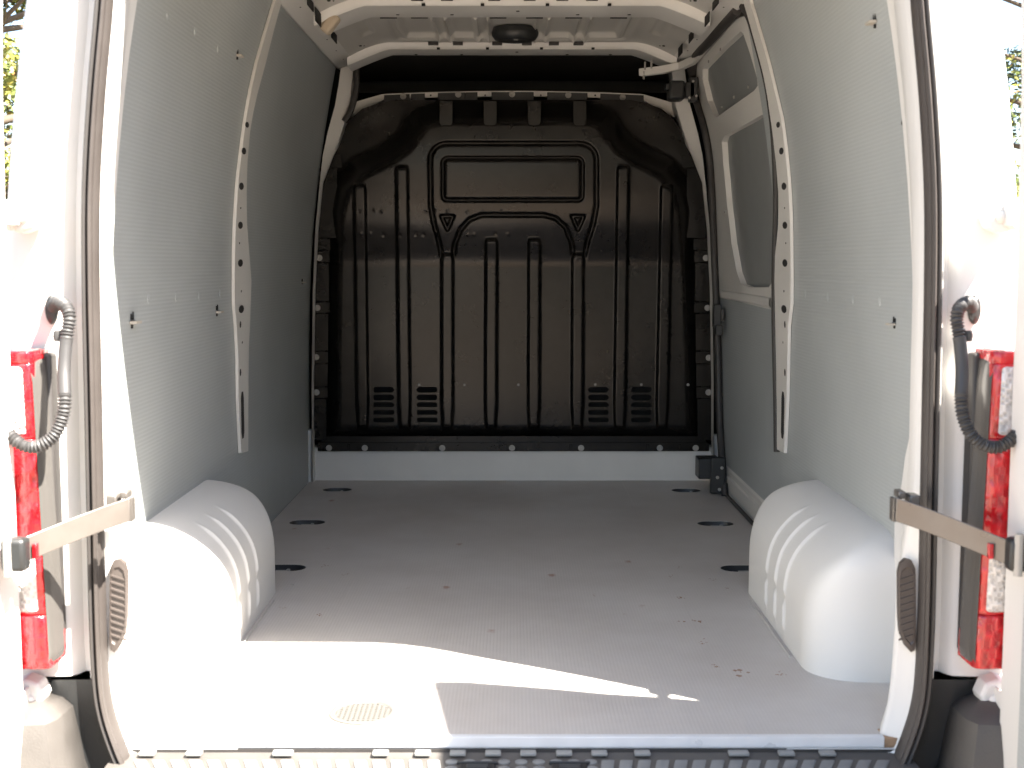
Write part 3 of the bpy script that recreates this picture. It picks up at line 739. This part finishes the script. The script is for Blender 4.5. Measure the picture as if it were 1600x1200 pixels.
# dome lamp
p = Vector((.012, 4.90, 1.845)); m_ = MB(); m_.lathe(p, [(.085, .02), (.092, 0), (.090, -.012), (.080, -.026), (.066, -.032), (.060, -.027), (.040, -.026), (.01, -.026)], 32, 'Z', 1, .78)
DL = m_.out('dome_lamp', black_plastic, VAN, 50)
MB().box(p.x-.006, p.x+.012, p.y-.05, p.y-.02, p.z-.034, p.z-.029).out('lamp_switch', zinc, DL, 30, .001)

# ================================================================== SLIDING DOOR (right)
SD = None
A_ = [(1098, 108), (1128, 76), (1157, 49), (1161, 52), (1170, 78), (1183, 122), (1184, 134), (1178, 142), (1120, 183), (1115, 180), (1106, 158), (1098, 125)]
B_ = [(1128, 222), (1131, 213), (1165, 194), (1203, 172), (1207, 178), (1216, 240), (1219, 330), (1216, 395), (1207, 440), (1201, 449), (1170, 449), (1158, 444), (1151, 425), (1143, 380), (1136, 320), (1130, 255)]
FR = [(1083, 108), (1110, 76), (1150, 30), (1162, 25), (1172, 40), (1190, 98), (1206, 160), (1222, 240), (1226, 330), (1226, 440), (1205, 484), (1165, 474), (1124, 462), (1120, 400), (1113, 300), (1104, 230), (1093, 170), (1085, 130)]
def wp(P, off): return [onW(x, y, off) for x, y in P]
SD = wall_plate('sliding_door', wp(FR, .012), [wp(A_, .012), wp(B_, .012)], 1, .012, .022, white_in, VAN, 'white inner frame of the side door with grey panels in its window openings')
wall_plate('window_panel', wp([(1092, 112), (1158, 40), (1192, 132), (1118, 190), (1100, 160)], .034), [], 1, .034, .006, mat('window_infill_panel', (.235, .245, .24), .45, bump=1, bscale=60, bstr=.15, var=.04, vscale=4), SD, 'small upper grey panel')
wall_plate('window_panel', wp([(1124, 205), (1206, 162), (1228, 250), (1228, 400), (1208, 458), (1150, 456), (1132, 300)], .034), [], 1, .034, .006, mat('window_infill_panel', (.235, .245, .24), .45, bump=1, bscale=60, bstr=.15, var=.04, vscale=4), SD, 'tall grey panel')
for x, y in ((1134, 77), (1115, 96), (1155, 152), (1178, 136), (1136, 168), (1140, 331)):
    Y, z = onW(x, y, .03); share('rivet', RIVET, SD, ((wall(z)+.012)*1, Y, z), (0, 0, -math.pi/2))
low = wp([(1122, 455), (1226, 470), (1226, 760), (1216, 838), (1180, 800), (1140, 752), (1128, 700)], .016)
wall_plate('lower_door_panel', low, [], 1, .016, .008, lining, SD)
# bottom ledge of window frame
m_ = MB(); rows = []
for (x, y) in ((1124, 456), (1165, 462), (1200, 468)):
    Y, z = onW(x, y, .0); rows.append([(wall(z)+.03, Y, z+.012), (wall(z)+.004, Y, z+.004), (wall(z)+.002, Y, z-.022), (wall(z)+.014, Y, z-.028)])
m_.loft(rows); m_.out('window_ledge', white_in, SD, 30, .003)
# outer closing skin behind, so no light comes through
# seals
def seal(pts, r, name='door_seal', m=rubber, off=-.004, flat=None):
    P = []
    for x, y in pts:
        Y, z = onW(x, y, off); P.append(Vector((wall(z)+off, Y, z)))
    return MB().tube(smooth_path(P, 5), r, 10).out(name, m, VAN, 50)
seal([(1078, 100), (1086, 150), (1100, 200), (1108, 245), (1112, 300), (1116, 400), (1119, 470), (1122, 560), (1124, 650), (1127, 700), (1133, 775)], .015)
seal([(1152, 16), (1130, 40), (1108, 65), (1090, 84), (1083, 100), (1082, 122)], .017)
seal([(1160, 10), (1172, 32), (1186, 80), (1198, 128), (1206, 180), (1211, 240), (1213, 320), (1211, 400), (1210.5, 500), (1213, 620), (1214, 706)], .011)
# white return between seal and door frame
# upper track
def wx(px, py, X):
    x, y, z = ray(px, py); t = X/x; return Vector((X, y*t, CAMZ+z*t))
tr = [(998, 107, 5.10), (1030, 103, 5.12), (1060, 97, 5.10), (1080, 88, 4.98), (1100, 66, 4.80), (1130, 36, 4.5), (1165, 0, 4.2)]
rows = []
for x, y, Y in tr:
    A = onY(x, y, Y); rows.append([A, A+Vector((0, -.004, -.030)), A+Vector((0.02, .02, -.030)), A+Vector((.02, .02, 0))])
m_ = MB(); m_.loft(rows, True, True); TR = m_.out('sliding_track', white_in, VAN, 30, .002)
for x, y in ((1008, 104), (1018, 102), (1006, 119)):
    p = onY(x, y, 5.10); MB().tube([p+Vector((0, .005, -.012)), p+Vector((0, .005, .02))], .004, 8).out('track_stud', zinc, TR)
# roller carriage and hinge block, black
def blk(x0, y0, x1, y1, Y0, Y1, name, bev=.006, m=black_plastic, label=None):
    a, b2 = onY(x0, y0, Y0), onY(x1, y1, Y0)
    return MB().box(a.x, b2.x, Y0, Y1, b2.z, a.z).out(name, m, VAN, 30, bev, label)
RC = blk(1046, 125, 1071, 155, 5.06, 5.16, 'roller_carriage', .012)
for a in ((1071, 128, 1086, 152), (1040, 130, 1048, 140), (1078, 120, 1091, 158)):
    p, q_ = onY(a[0], a[1], 5.08), onY(a[2], a[3], 5.08); MB().box(p.x, q_.x, 5.08, 5.13, q_.z, p.z).out('carriage_arm', black_plastic, RC, 30, .004)
for x, y in ((1083, 127), (1088, 150), (1077, 153)):
    p = onY(x, y, 5.07); MB().lathe(p, [(.005, 0), (.005, -.006)], 8).out('carriage_bolt', zinc, RC)
LR = blk(1092, 717, 1125, 749, 5.0, 5.1, 'lower_roller_bracket', .005)
m_ = MB(); a, b2 = onY(1108, 716, 4.98), onY(1133, 776, 4.98); m_.box(a.x+.01, b2.x, 4.99, 5.02, b2.z+.01, a.z); m_.out('bracket_plate', black_plastic, LR, 30, .004)
for x, y in ((1128, 731), (1121, 746), (1124, 765)):
    MB().lathe(onY(x, y, 4.985), [(.007, 0), (.007, -.004), (.004, -.006)], 10).out('bracket_bolt', zinc, LR)
LT = blk(1116, 476, 1127, 512, 5.05, 5.1, 'door_latch', .004)
MB().lathe(onY(1129, 492, 5.05), [(.026, .0), (.026, -.008), (.018, -.01)], 16, 'Y', .3, 1).out('latch_buffer', rubber, LT)
blk(1119, 508, 1129, 524, 5.03, 5.08, 'latch_catch', .003)
# threshold: stepped white sill with ribs
m_ = MB(); rows = []
for Y in np.linspace(3.7, 5.12, 8):
    rows.append([(.872, Y, -.012), (.878, Y, -.014), (.893, Y, .008), (.893, Y, .045), (.886, Y, .052), (.886, Y, .075), (.893, Y, .08), (.890, Y, .105), (.90, Y, .125)])
m_.loft(rows); m_.out('door_threshold', white_in, VAN, 25)
m_ = MB(); m_.box(.8745, .884, 3.75, 5.0, -.012, .012); m_.out('threshold_gap', rubber, VAN, None)

# ================================================================== REAR OPENING
SK = [(0, 635), (150, 648), (300, 656), (450, 656), (600, 653), (800, 649), (950, 646), (1060, 641), (1110, 634), (1150, 622), (1190, 606), (1225, 585)]
SY = 2.36
seal_pts = []
for y, o_ in SK:
    p = onY(800+o_, y, SY); seal_pts.append((p.x, p.z))
seal_pts = seal_pts[::-1]                         # bottom to top
seal_pts = [(0, seal_pts[0][1]-.03), (.5, seal_pts[0][1]-.03), (.62, seal_pts[0][1]-.02)]+seal_pts
seal_pts += [(.752, 1.56), (.738, 1.65), (.708, 1.715), (.655, 1.748), (.56, 1.757), (.3, 1.762), (0, 1.764)]
half = smooth_path([(x, SY, z) for x, z in seal_pts], 4)
full = half+[Vector((-p.x, p.y, p.z)) for p in half[::-1][1:-1]]
def frame_tube(rad, dx, dy, name, m):
    # closed ring
    P = [Vector((p.x+(dx if p.x > 0 else -dx if p.x < 0 else 0), p.y+dy, p.z)) for p in full]; P.append(P[0]); 
    return MB().tube(P, rad, 10).out(name, m, VAN, 60)
def outer(p):
    x, z = p.x, p.z
    if z < 1.56 and z > -.10 and x > .6: return Vector((wall(z)+.096, 0, z))
    return None
pairs = []
for p in half:
    if p.z <= 1.56 and p.x > .6 and p.z > .13: pairs.append((p, Vector((wall(p.z)+.12, 0, p.z))))
tops = [p for p in half if p.z > 1.56]
L_ = len(tops)
oc = smooth_path([(wall(1.56)+.12, 0, 1.57), (.865, 0, 1.68), (.80, 0, 1.80), (.72, 0, 1.89), (.60, 0, 1.935), (.45, 0, 1.95), (.2, 0, 1.96), (0, 0, 1.962)], 12)
for i, p in enumerate(tops):
    pairs.append((p, oc[int(i*(len(oc)-1)/(L_-1))]))
for side in (-1, 1):
    rows = []
    for p, o_ in pairs:
        d = o_-Vector((p.x, 0, p.z)); ln = d.length; d.normalize(); row = []
        def pt(s, y): return Vector(((p.x+d.x*s)*side, y, p.z+d.z*s))
        row += [pt(.000, 2.47), pt(.000, 2.375), pt(.006, 2.362), pt(.022, 2.36), pt(.030, 2.385), pt(.036, 2.405), pt(.046, 2.405), pt(.056, 2.385), pt(.066, 2.375)]
        for s, y in ((ln-.045, 2.368), (ln-.02, 2.370), (ln, 2.385), (ln+.018, 2.42), (ln+.03, 2.50), (ln+.034, 2.62), (ln+.034, 5.5), (ln+.03, 5.55)): row.append(pt(s, y))
        rows.append(row)
    m_ = MB(); m_.loft(rows); o = m_.out('body_side', white, VAN, 45, 0, 'white painted rear body corner and outer side')
    # lower outer side skin below z .13
    m_ = MB(); z1 = pairs[0][0].z; X1 = wall(z1)+.12
    m_.box((X1+.034)*side-.001, (X1+.034)*side+.001, 2.5, 5.55, -.30, z1); m_.out('lower_body_side', white, VAN, None)
# seal bead (grey) in front of the flange
P = [Vector((p.x, 2.352, p.z)) for p in full]
# ring built by hand to keep its frame stable
rows = []
for i, p in enumerate(full+[full[0]]):
    c = Vector((0, 0, .8)); r_ = Vector((p.x, 0, p.z)); a, b2 = full[(i+1) % len(full)], full[(i-1) % len(full)]
    t = (a-b2).normalized(); n_ = Vector((t.z, 0, -t.x))
    row = []
    for u, v in ((.006, 2.372), (.006, 2.350), (.004, 2.344), (.001, 2.341), (-.0035, 2.345), (-.004, 2.352), (.000, 2.356), (-.004, 2.362), (-.0075, 2.372), (-.0075, 2.384), (0, 2.385)):
        row.append(Vector((p.x+n_.x*u, v, p.z+n_.z*u)))
    rows.append(row)
m_ = MB(); m_.loft(rows, True); SEAL = m_.out('rear_opening_seal', taupe_rubber, VAN, 60)
rows = []
for i, p in enumerate(full+[full[0]]):
    a, b2 = full[(i+1) % len(full)], full[(i-1) % len(full)]
    t = (a-b2).normalized(); n_ = Vector((t.z, 0, -t.x))
    rows.append([Vector((p.x+n_.x*u, v, p.z+n_.z*u)) for u, v in ((.0065, 2.374), (.0065, 2.350), (.009, 2.345), (.013, 2.344), (.0165, 2.349), (.017, 2.374))])
m_ = MB(); m_.loft(rows); m_.out('outer_seal_lip', rubber, VAN, 60)
# inner rear pillars: white faces between the seal and the lining
def pillar_edge(z):
    return float(np.interp(z, [-.05, .30, .36, .44, .56, .62, 1.8], [2.735, 2.735, 2.74, 2.70, 2.66, 2.612, 2.612]))
for side in (-1, 1):
    rows = []
    for p in half:
        if p.x < .55 or p.z > 1.72: continue
        z = p.z; zz = max(z, -.02); W = wall(z)-.007
        Ye = pillar_edge(z)
        xi = p.x-.002; fw = float(np.interp(z, [-.07, -.03, 0, .1, .3, .42, .5, 1.0, 1.7], [.004, .02, .036, .041, .037, .020, .007, .004, .003]))
        rows.append([(xi*side, 2.374, z), ((xi-.003)*side, 2.386, zz), ((xi-fw*.8)*side, 2.402, zz), ((xi-fw)*side, 2.408, zz), ((xi-fw-.001)*side, 2.416, zz), ((xi-fw*.6)*side, 2.46, zz), ((xi*.6+W*.4)*side, 2.53, zz), (W*side, Ye-.05, zz), ((W-.003)*side, Ye-.01, zz), ((W-.003)*side, Ye, zz), ((W+.012)*side, Ye+.002, zz)])
    m_ = MB(); m_.loft(rows); RP = m_.out('rear_pillar', white, VAN, 50, 0)
    # louvred air vent
    from mathutils.bvhtree import BVHTree
    BV = BVHTree.FromPolygons([v.co.copy() for v in RP.data.vertices], [tuple(p_.vertices) for p_ in RP.data.polygons])
    def on_p(px, py):      # point on the slanted pillar face
        return BV.ray_cast(Vector((0, 0, CAMZ)), Vector(ray(px, py)).normalized())[0] or Vector((wall(.1)*side, 2.6, .1))
    QQ = [(1401, 962), (1400.5, 892), (1404, 878), (1412, 871), (1421, 873), (1427, 886), (1428, 998), (1426, 1012), (1420, 1016), (1411, 1006), (1403, 985)]
    if side > 0: Q = QQ[::-1]
    else: Q = [(1602-x_, y_) for x_, y_ in QQ]
    P = [onY(x, y, 2.392) for x, y in Q]; cen = sum(P, Vector())/len(P)
    inn = Vector((0, -1, 0))
    m_ = MB(); n = len(P); A = [p+inn*.001 for p in P]; B = [p+inn*.014 for p in P]; D = [cen+(p-cen)*.84+inn*.015 for p in P]; E = [cen+(p-cen)*.80+inn*.0125 for p in P]
    m_.loft([A, B, D, E], True); m_.add(E, [tuple(range(n))])
    VG = m_.out('vent_grille', mat('vent_plastic', (.075, .062, .055), .5), RP, 30)
    if side < 0: VG['label'] = 'sunlit louvred air vent'
    zs = [p.z for p in E]; ya = min(p.y for p in E)+.004; yb2 = max(p.y for p in E)-.004; k = min(zs)+.010
    pa = min(E, key=lambda p: p.x*side); pb = max(E, key=lambda p: p.x*side)
    while k < max(zs)-.012:
        m_ = MB(); a0 = Vector((pa.x+.001*side, pa.y, k-.005))+inn*.0025; b0 = Vector((pb.x-.001*side, pb.y, k+.005))+inn*.0025
        m_.loft([[a0, a0+Vector((0, 0, .0035)), a0+Vector((0, 0, .0035))-inn*.003, a0-inn*.003], [b0, b0+Vector((0, 0, .0035)), b0+Vector((0, 0, .0035))-inn*.003, b0-inn*.003]], True, True)
        m_.out('louvre_slat', MATS['vent_plastic'], RP, None); k += .0135
    p = on_p(1393 if side > 0 else 209, 1044)+inn*.003
    MB().lathe(p, [(.010, .004*side), (.010, -.003*side), (.004, -.004*side)], 12, 'X').out('plug', trim_grey, RP)
# lintel underside between seal and roof
m_ = MB(); rows = [[(p.x*s_, 2.46, p.z+.001), (p.x*s_*.97, 2.50, max(p.z, 1.70)+.03), (p.x*s_*.93, 2.56, 1.87)] for s_ in (1,) for p in half if p.z > 1.60]
rows2 = [[Vector((-a[0], a[1], a[2])) for a in r_] for r_ in rows[::-1][1:]]
m_.loft(rows+rows2); m_.out('rear_lintel', white_in, VAN, 40)
m_ = MB()
cabp = [(5.55, -.35), (8.3, -.35), (8.35, .15), (7.3, .75), (6.4, 1.65), (5.9, 1.93), (5.55, 1.985)]
rows = [[(sx_, y, z) for y, z in cabp] for sx_ in (-.99, .99)]
m_.loft(rows, False, True); m_.out('cab_body', white, VAN, 40)
m_ = MB(); m_.box(-1.025, 1.025, 2.48, 5.55, -.34, -.10); m_.box(-.95, .95, 2.42, 2.48, -.34, -.10); m_.out('underbody', dark_void, VAN, None)

# dark lower jamb and bumper corners
for side in (-1, 1):
    m_ = MB(); rows = []
    for z in (-.32, -.1, 0, .06, .10, .128):
        xi = float(np.interp(z, [-.12, -.08, 0, .2], [.70, .745, .80, .81]))
        rows.append([((xi+.004)*side, 2.362, z), ((xi+.03)*side, 2.372, z), ((xi+.07)*side, 2.37, z), (.93*side, 2.37, z), (.97*side, 2.40, z)])
    m_.loft(rows); m_.out('lower_jamb', black_plastic, VAN, 40)
    rows = []
    prof = [(.128, .925, .0), (.115, .885, .01), (.095, .868, .02), (.06, .862, .026), (0, .855, .03), (-.08, .845, .034), (-.16, .82, .036), (-.35, .79, .036)]
    prof = [(.118, .960, .0), (.108, .925, .012), (.098, .892, .020), (.080, .872, .026), (.03, .862, .030), (-.03, .852, .033), (-.10, .83, .036), (-.35, .79, .036)]
    for z, xi, dep in prof:
        rows.append([(xi*side, 2.368, z-.004), (xi*side, 2.36-dep*3.0, z), ((xi+.012)*side, 2.35-dep*3.6, z), (.96*side, 2.345-dep*3.9, z), (1.0*side, 2.36-dep*3.2, z), (1.03*side, 2.45-dep*2, z), (1.035*side, 2.65, z)])
    m_ = MB(); m_.loft(rows); o = m_.out('bumper_corner', trim_grey, VAN, 35)
    md = o.modifiers.new('t', 'SOLIDIFY'); md.thickness = .004
m_ = MB(); m_.box(-.80, .80, 2.16, 2.36, -.36, SZ-.03); m_.out('bumper', trim_grey, VAN, 30, .01)

# ---- tail lights
def tail_light(side):
    T = empty_part('tail_light', VAN, 'shaded red and clear tail light' if side > 0 else 'sunlit red and clear tail light partly behind the door edge')
    z0, z1 = .183, .79; Yf = 2.268
    f = (lambda x, z=.79: (x-.013*(.79-z)/.6)*side)
    m_ = MB(); rows = []
    for z, ins in ((z0, .010), (z0+.012, .002), (z0+.03, 0), (z1-.06, 0), (z1-.025, .004), (z1-.008, .012), (z1, .024)):
        rows.append([(f(.888+ins*.6, z), 2.345, z), (f(.888+ins*.6, z), 2.31, z), (f(.889+ins*.6, z), 2.29, z), (f(.893+ins, z), 2.274, z)])
    m_.loft(rows); m_.out('lamp_housing', mat('lamp_housing_grey', (.085, .08, .074), .2), T, 40)
    MB().box(f(.880), f(.97), 2.335, 2.374, z0+.006, z1-.01).out('lamp_gasket', rubber, T, 30, .006)
    def lens(za, zb, xi, m, name, Y=Yf, ru=.0, x1=.99):
        m_ = MB(); rows = []
        for z, s_ in ((za, .003), (za+.002, .001), (za+.005, 0), (zb-.005, 0), (zb-.002, .001), (zb, .003)):
            q = ru if z > (za+zb)/2 else 0
            xx = xi+(s_*1.5 if ru else 0)
            rows.append([(f(xx, z), 2.36, z), (f(xx, z), Y+.014+s_, z), (f(xx+.004, z), Y+.004+s_, z), (f(xx+.014, z), Y+s_, z), (f(x1-.03), Y+s_, z), (f(x1), Y+.03+s_, z), (f(x1+.005), 2.36, z)])
        m_.loft(rows, False, True); return m_.out(name, m, T, 50)
    lens(.765, z1-.002, .892, red_lens, 'red_lens')
    lens(.625, .7655, .892, red_lens, 'red_lens')
    lens(.632, .760, .902, clear_lens, 'indicator_lens', Yf-.003)
    lens(.650, .735, .925, amber_lens, 'amber_bulb', Yf-.005, x1=.965)
    lens(.437, .6245, .892, red_lens, 'brake_lens')
    lens(.287, .4365, .892, red_lens, 'red_surround', Yf+.003)
    lens(.294, .432, .903, clear_lens, 'reversing_lens', Yf-.001)
    lens(z0, .2865, .892, red_lens, 'fog_lens')
    return T
tail_light(-1); tail_light(1)

# ---- corrugated cable tubes to the doors
def conduit(side, m):
    f = (lambda x: x) if side > 0 else (lambda x: 1603-x)
    pts = [(1519, 480, 2.36), (1513, 472, 2.325), (1500, 480, 2.30), (1495, 497, 2.29), (1498, 520, 2.285), (1501, 545, 2.28), (1503, 580, 2.27), (1502, 625, 2.25), (1505, 650, 2.245), (1516, 677, 2.24), (1535, 694, 2.235), (1556, 699, 2.235), (1574, 692, 2.235), (1589, 678, 2.24)]
    P = [onY(f(x), y, Y) for x, y, Y in pts]; P = smooth_path(P, 22)
    rad = []; n = len(P); acc = 0
    for i, p in enumerate(P):
        if i: acc += (p-P[i-1]).length
        s = i/22
        smooth_part = 4.3 < s < 6.9
        rad.append(.0125 if smooth_part else .0122+.0016*math.sin(2*math.pi*acc/.0062))
    # resample finely where ribbed
    Q = [P[0]]; 
    dens = []
    for i in range(len(P)-1):
        dens.append(P[i])
    tot = [0]
    for i in range(1, n): tot.append(tot[-1]+(P[i]-P[i-1]).length)
    S_ = np.arange(0, tot[-1], .0015); px_ = np.interp(S_, tot, [p.x for p in P]); py_ = np.interp(S_, tot, [p.y for p in P]); pz_ = np.interp(S_, tot, [p.z for p in P])
    si = np.interp(S_, tot, np.arange(n)/22)
    rad = [(.0118 if 4.4 < a < 6.8 else .0112+.0018*math.sin(2*math.pi*s/.0066)) for s, a in zip(S_, si)]
    o = MB().tube(list(zip(px_, py_, pz_)), .012, 12, rad=rad).out('cable_conduit', m, VAN, 60, 0, 'black ribbed cable tube looping to the door')
    p = onY(f(1521), 484, 2.372)
    MB().lathe(p, [(.026, .0), (.027, -.006), (.022, -.012), (.010, -.013)], 24, 'Y', .45, 1.05).out('grommet', black_plastic, o, 50)
    p = onY(f(1512), 525, 2.29); MB().lathe(p, [(.008, -.01), (.010, 0), (.008, .01)], 10, 'Z').out('clip_knob', m, o)
conduit(1, conduit_m); conduit(-1, conduit_m)

# ---- rear doors standing open at a right angle
def rear_door(side):
    D = empty_part('rear_door', VAN, 'white rear door standing open')
    Z = [-.15, 0, .2, .5, .92, 1.10, 1.25, 1.42, 1.58, 1.69, 1.715, 1.725]
    ZO = [-.15, 0, .2, .5, .92, 1.10, 1.25, 1.40, 1.50, 1.56, 1.575, 1.58]
    YH = [2.262, 2.262, 2.262, 2.262, 2.245, 2.205, 2.167, 2.135, 2.10, 2.075, 2.068, 2.055]
    YO = [1.50]*9+[1.515, 1.54, 1.60]
    XS = [.925, .925, .925, .925, .917, .898, .880, .860, .838, .825, .818, .815]
    X0, X1 = 0, .06
    def leaf(x0, x1, ins, name, m, par, zr=None):
        rows = []
        for z, zo, a, b2, xs_ in zip(Z, ZO, YH, YO, XS):
            if zr and not zr[0] <= z <= zr[1]: continue
            rows.append([((x0+xs_)*side, a-ins, z), ((x1+xs_)*side, a-ins, z), ((x1+xs_)*side, b2+ins, zo), ((x0+xs_)*side, b2+ins, zo)])
        m_ = MB(); m_.loft(rows, True, True); return m_.out(name, m, par, 30, .008)
    leaf(X0, X1, 0, 'door_shell', white, D)
    leaf(X0-.006, X0+.002, .10, 'door_lining', lining, D, (0, 1.6))
    m_ = MB(); X0 = .925; m_.box((X0-.025)*side, (X0-.005)*side, 1.56, 1.60, .55, .75); m_.out('inner_handle', black_plastic, D, 30, .006)
    for (px, py) in ((1556, 1085), (1566, 335)):
        H_ = onY(px, py, 2.33); H_.x = abs(H_.x)*side
        m_ = MB(); m_.lathe(H_, [(.036, .03), (.036, -.010), (.031, -.016)], 8)
        m_.box(H_.x-.004*side, (X0+.01)*side, 2.24, 2.33, H_.z-.022, H_.z+.022)
        m_.out('door_hinge', white, D, 30, .003)
        for dx, dz in ((-.008, -.006), (.016, .014), (.014, -.020)):
            MB().lathe((H_.x+dx*side, H_.y-.016, H_.z+dz), [(.011, 0), (.011, -.004), (.006, -.009), (.001, -.010)], 12).out('hinge_bolt', white_in, D, 50)
rear_door(-1); rear_door(1)

# ---- flat check straps
def strap(side):
    f = (lambda x: x) if side > 0 else (lambda x: 1603-x)
    top = [(1397, 779, 2.31), (1401, 778, 2.295), (1440, 791, 2.28), (1480, 806, 2.25), (1520, 822, 2.22), (1560, 838, 2.19), (1592, 850, 2.165)]
    rows = []
    for x, y, Y in top:
        h_ = .0455
        A = onY(f(x), y, Y); rows.append([A, A+Vector((0, .005, 0)), A+Vector((0, .005, -h_)), A+Vector((0, 0, -h_))])
    m_ = MB(); m_.loft(rows, True, True); o = m_.out('door_check_strap', strap_m, VAN, 30, .0015, 'flat steel strap that holds the open door')
    a = onY(f(1397), 779, 2.31)
    MB().box(a.x-.001, a.x+.006*side, 2.31, 2.335, a.z-.0455, a.z).out('strap_fold', strap_m, o, 30, .002)
    # pivot bracket and bolts
    for x0, x1, y0, y1 in ((1401, 1412, 766, 778), (1418, 1434, 772, 790)):
        p, q_ = onY(f(x0), y0, 2.34), onY(f(x1), y1, 2.34)
        MB().box(min(p.x, q_.x), max(p.x, q_.x), 2.325, 2.36, q_.z, p.z).out('strap_pivot', strap_m, o, 30, .003)
    p = onY(f(1546), 860, 2.20); MB().box(p.x-.004, p.x+.004, p.y-.010, p.y+.002, p.z-.014, p.z+.014).out('strap_slot', red_lens, o, 30, .001)
    p = onY(f(1590), 868, 2.155); m_ = MB(); m_.box(p.x-.014, p.x+.03, p.y-.006, p.y+.03, p.z-.03, p.z+.03); m_.out('strap_catch', black_plastic, o, 30, .008)
    MB().tube([p+Vector((0, -.004, -.036)), p+Vector((0, -.004, .04))], .008, 10).out('catch_pin', zinc, o, 30)
strap(1); strap(-1)

# ================================================================== TREES beyond the van
leaf_mats = []
for nm, c_ in (('leaf_green', (.09, .115, .02)), ('leaf_yellow_green', (.21, .20, .035)), ('leaf_dark', (.04, .055, .012)), ('leaf_rust', (.22, .12, .04))):
    m = mat(nm, c_, .5); leaf_mats.append(m)
bark = mat('bark', (.09, .07, .05), .9, bump=1, bscale=20, bstr=.6)
def tree(x, y, h, r, nleaf, label, seed, dens=1):
    rg = random.Random(seed)
    T = bpy.data.objects.new('leafy_tree', None); C.objects.link(T); T.location = (x, y, -.58)
    T['label'] = label; T['category'] = 'tree'; T['group'] = 'trees beyond the van'
    m_ = MB()
    m_.tube([(0, 0, -.05), (.05, .02, h*.25), (-.03, .05, h*.55), (.02, 0, h*.9)], .15, 8, rad=[.17, .13, .08, .02])
    tips = []
    for k in range(16):
        a = rg.uniform(0, 6.28); z0 = h*rg.uniform(.22, .75); ln = r*rg.uniform(.6, 1.0)
        e = Vector((math.cos(a)*ln, math.sin(a)*ln, z0+rg.uniform(.2, .9))); tips.append(e)
        m_.tube([(0, 0, z0), (e.x*.5, e.y*.5, z0+.25), e], .03, 6, rad=[.04, .018, .006])
    me = bpy.data.meshes.new('trunk'); me.from_pydata(m_.v, [], m_.f); me.update(); me.materials.append(bark)
    o = bpy.data.objects.new('trunk', me); C.objects.link(o); o.parent = T; me.shade_smooth()
    clumps = []
    for k in range(70):
        a = rg.uniform(0, 6.28); zz = rg.uniform(.12, 1.0); rr_ = r*math.sqrt(rg.uniform(.05, 1))*(1-.55*abs(zz-.5)*1.4)
        clumps.append((Vector((math.cos(a)*rr_, math.sin(a)*rr_, h*zz)), rg.uniform(.25, .5)))
    V = []; F = []; MI = []
    for i in range(nleaf):
        c_, cr_ = rg.choice(clumps)
        d = Vector((rg.gauss(0, 1), rg.gauss(0, 1), rg.gauss(0, .8))).normalized()*cr_*rg.uniform(.2, 1)**.5
        p = c_+d; s = rg.uniform(.03, .055)
        u = Vector((rg.gauss(0, 1), rg.gauss(0, 1), rg.gauss(0, .6))).normalized(); v_ = u.orthogonal().normalized()*.55
        n0 = len(V); V += [p-u*s, p+v_*s, p+u*s, p-v_*s]; F.append((n0, n0+1, n0+2, n0+3)); MI.append(rg.choice((0, 0, 1, 1, 2, 3 if rg.random() < .3 else 0)))
    me = bpy.data.meshes.new('crown'); me.from_pydata([tuple(v) for v in V], [], F); me.update()
    for m in leaf_mats: me.materials.append(m)
    me.polygons.foreach_set('material_index', MI)
    o = bpy.data.objects.new('crown', me); C.objects.link(o); o.parent = T
tree(-5.6, 13.5, 6.0, 2.1, 42000, 'leafy tree glimpsed at the left edge between van and open door', 1)
tree(-9.0, 17.0, 7.0, 2.4, 16000, 'tree farther left behind the one glimpsed beside the van', 4)
tree(6.1, 14.0, 6.4, 1.9, 24000, 'sparse leafy tree glimpsed at the right edge above the open door', 2)
tree(9.4, 17.0, 6.6, 2.3, 16000, 'tree farther right behind the sparse one beside the van', 5)

def added_woods(name, x0, x1, y0, y1, h, n, seed):  # leaf mass added out of view, keeps sky reflection off the bulkhead's right
    rg = random.Random(seed); V = []; F = []; MI = []
    cl = [(rg.uniform(x0, x1), rg.uniform(y0, y1), rg.uniform(0, h), rg.uniform(.8, 1.7)) for _ in range(90)]
    for i in range(n):
        cx, cy, cz, r = rg.choice(cl); d = Vector((rg.gauss(0, 1), rg.gauss(0, 1), rg.gauss(0, 1))).normalized()*r*rg.uniform(.3, 1)
        p = Vector((cx, cy, max(-.4, cz-.58)))+d; p.z = max(-.5, p.z); s_ = rg.uniform(.12, .26)
        u = Vector((rg.gauss(0, 1), rg.gauss(0, 1), rg.gauss(0, .6))).normalized(); v_ = u.orthogonal().normalized()*.6
        n0 = len(V); V += [p-u*s_, p+v_*s_, p+u*s_, p-v_*s_]; F.append((n0, n0+1, n0+2, n0+3)); MI.append(rg.choice((0, 0, 1, 2, 2)))
    me = bpy.data.meshes.new(name); me.from_pydata([tuple(v) for v in V], [], F); me.update()
    for m in leaf_mats: me.materials.append(m)
    me.polygons.foreach_set('material_index', MI)
    o = bpy.data.objects.new(name, me); C.objects.link(o); o['kind'] = 'stuff'; o['label'] = 'hedge of unseen trees added behind the camera to darken bulkhead reflections'; o['category'] = 'blocker'
added_woods('added_tree_belt', .9, 16, -13, -9.5, 5.5, 9000, 9)
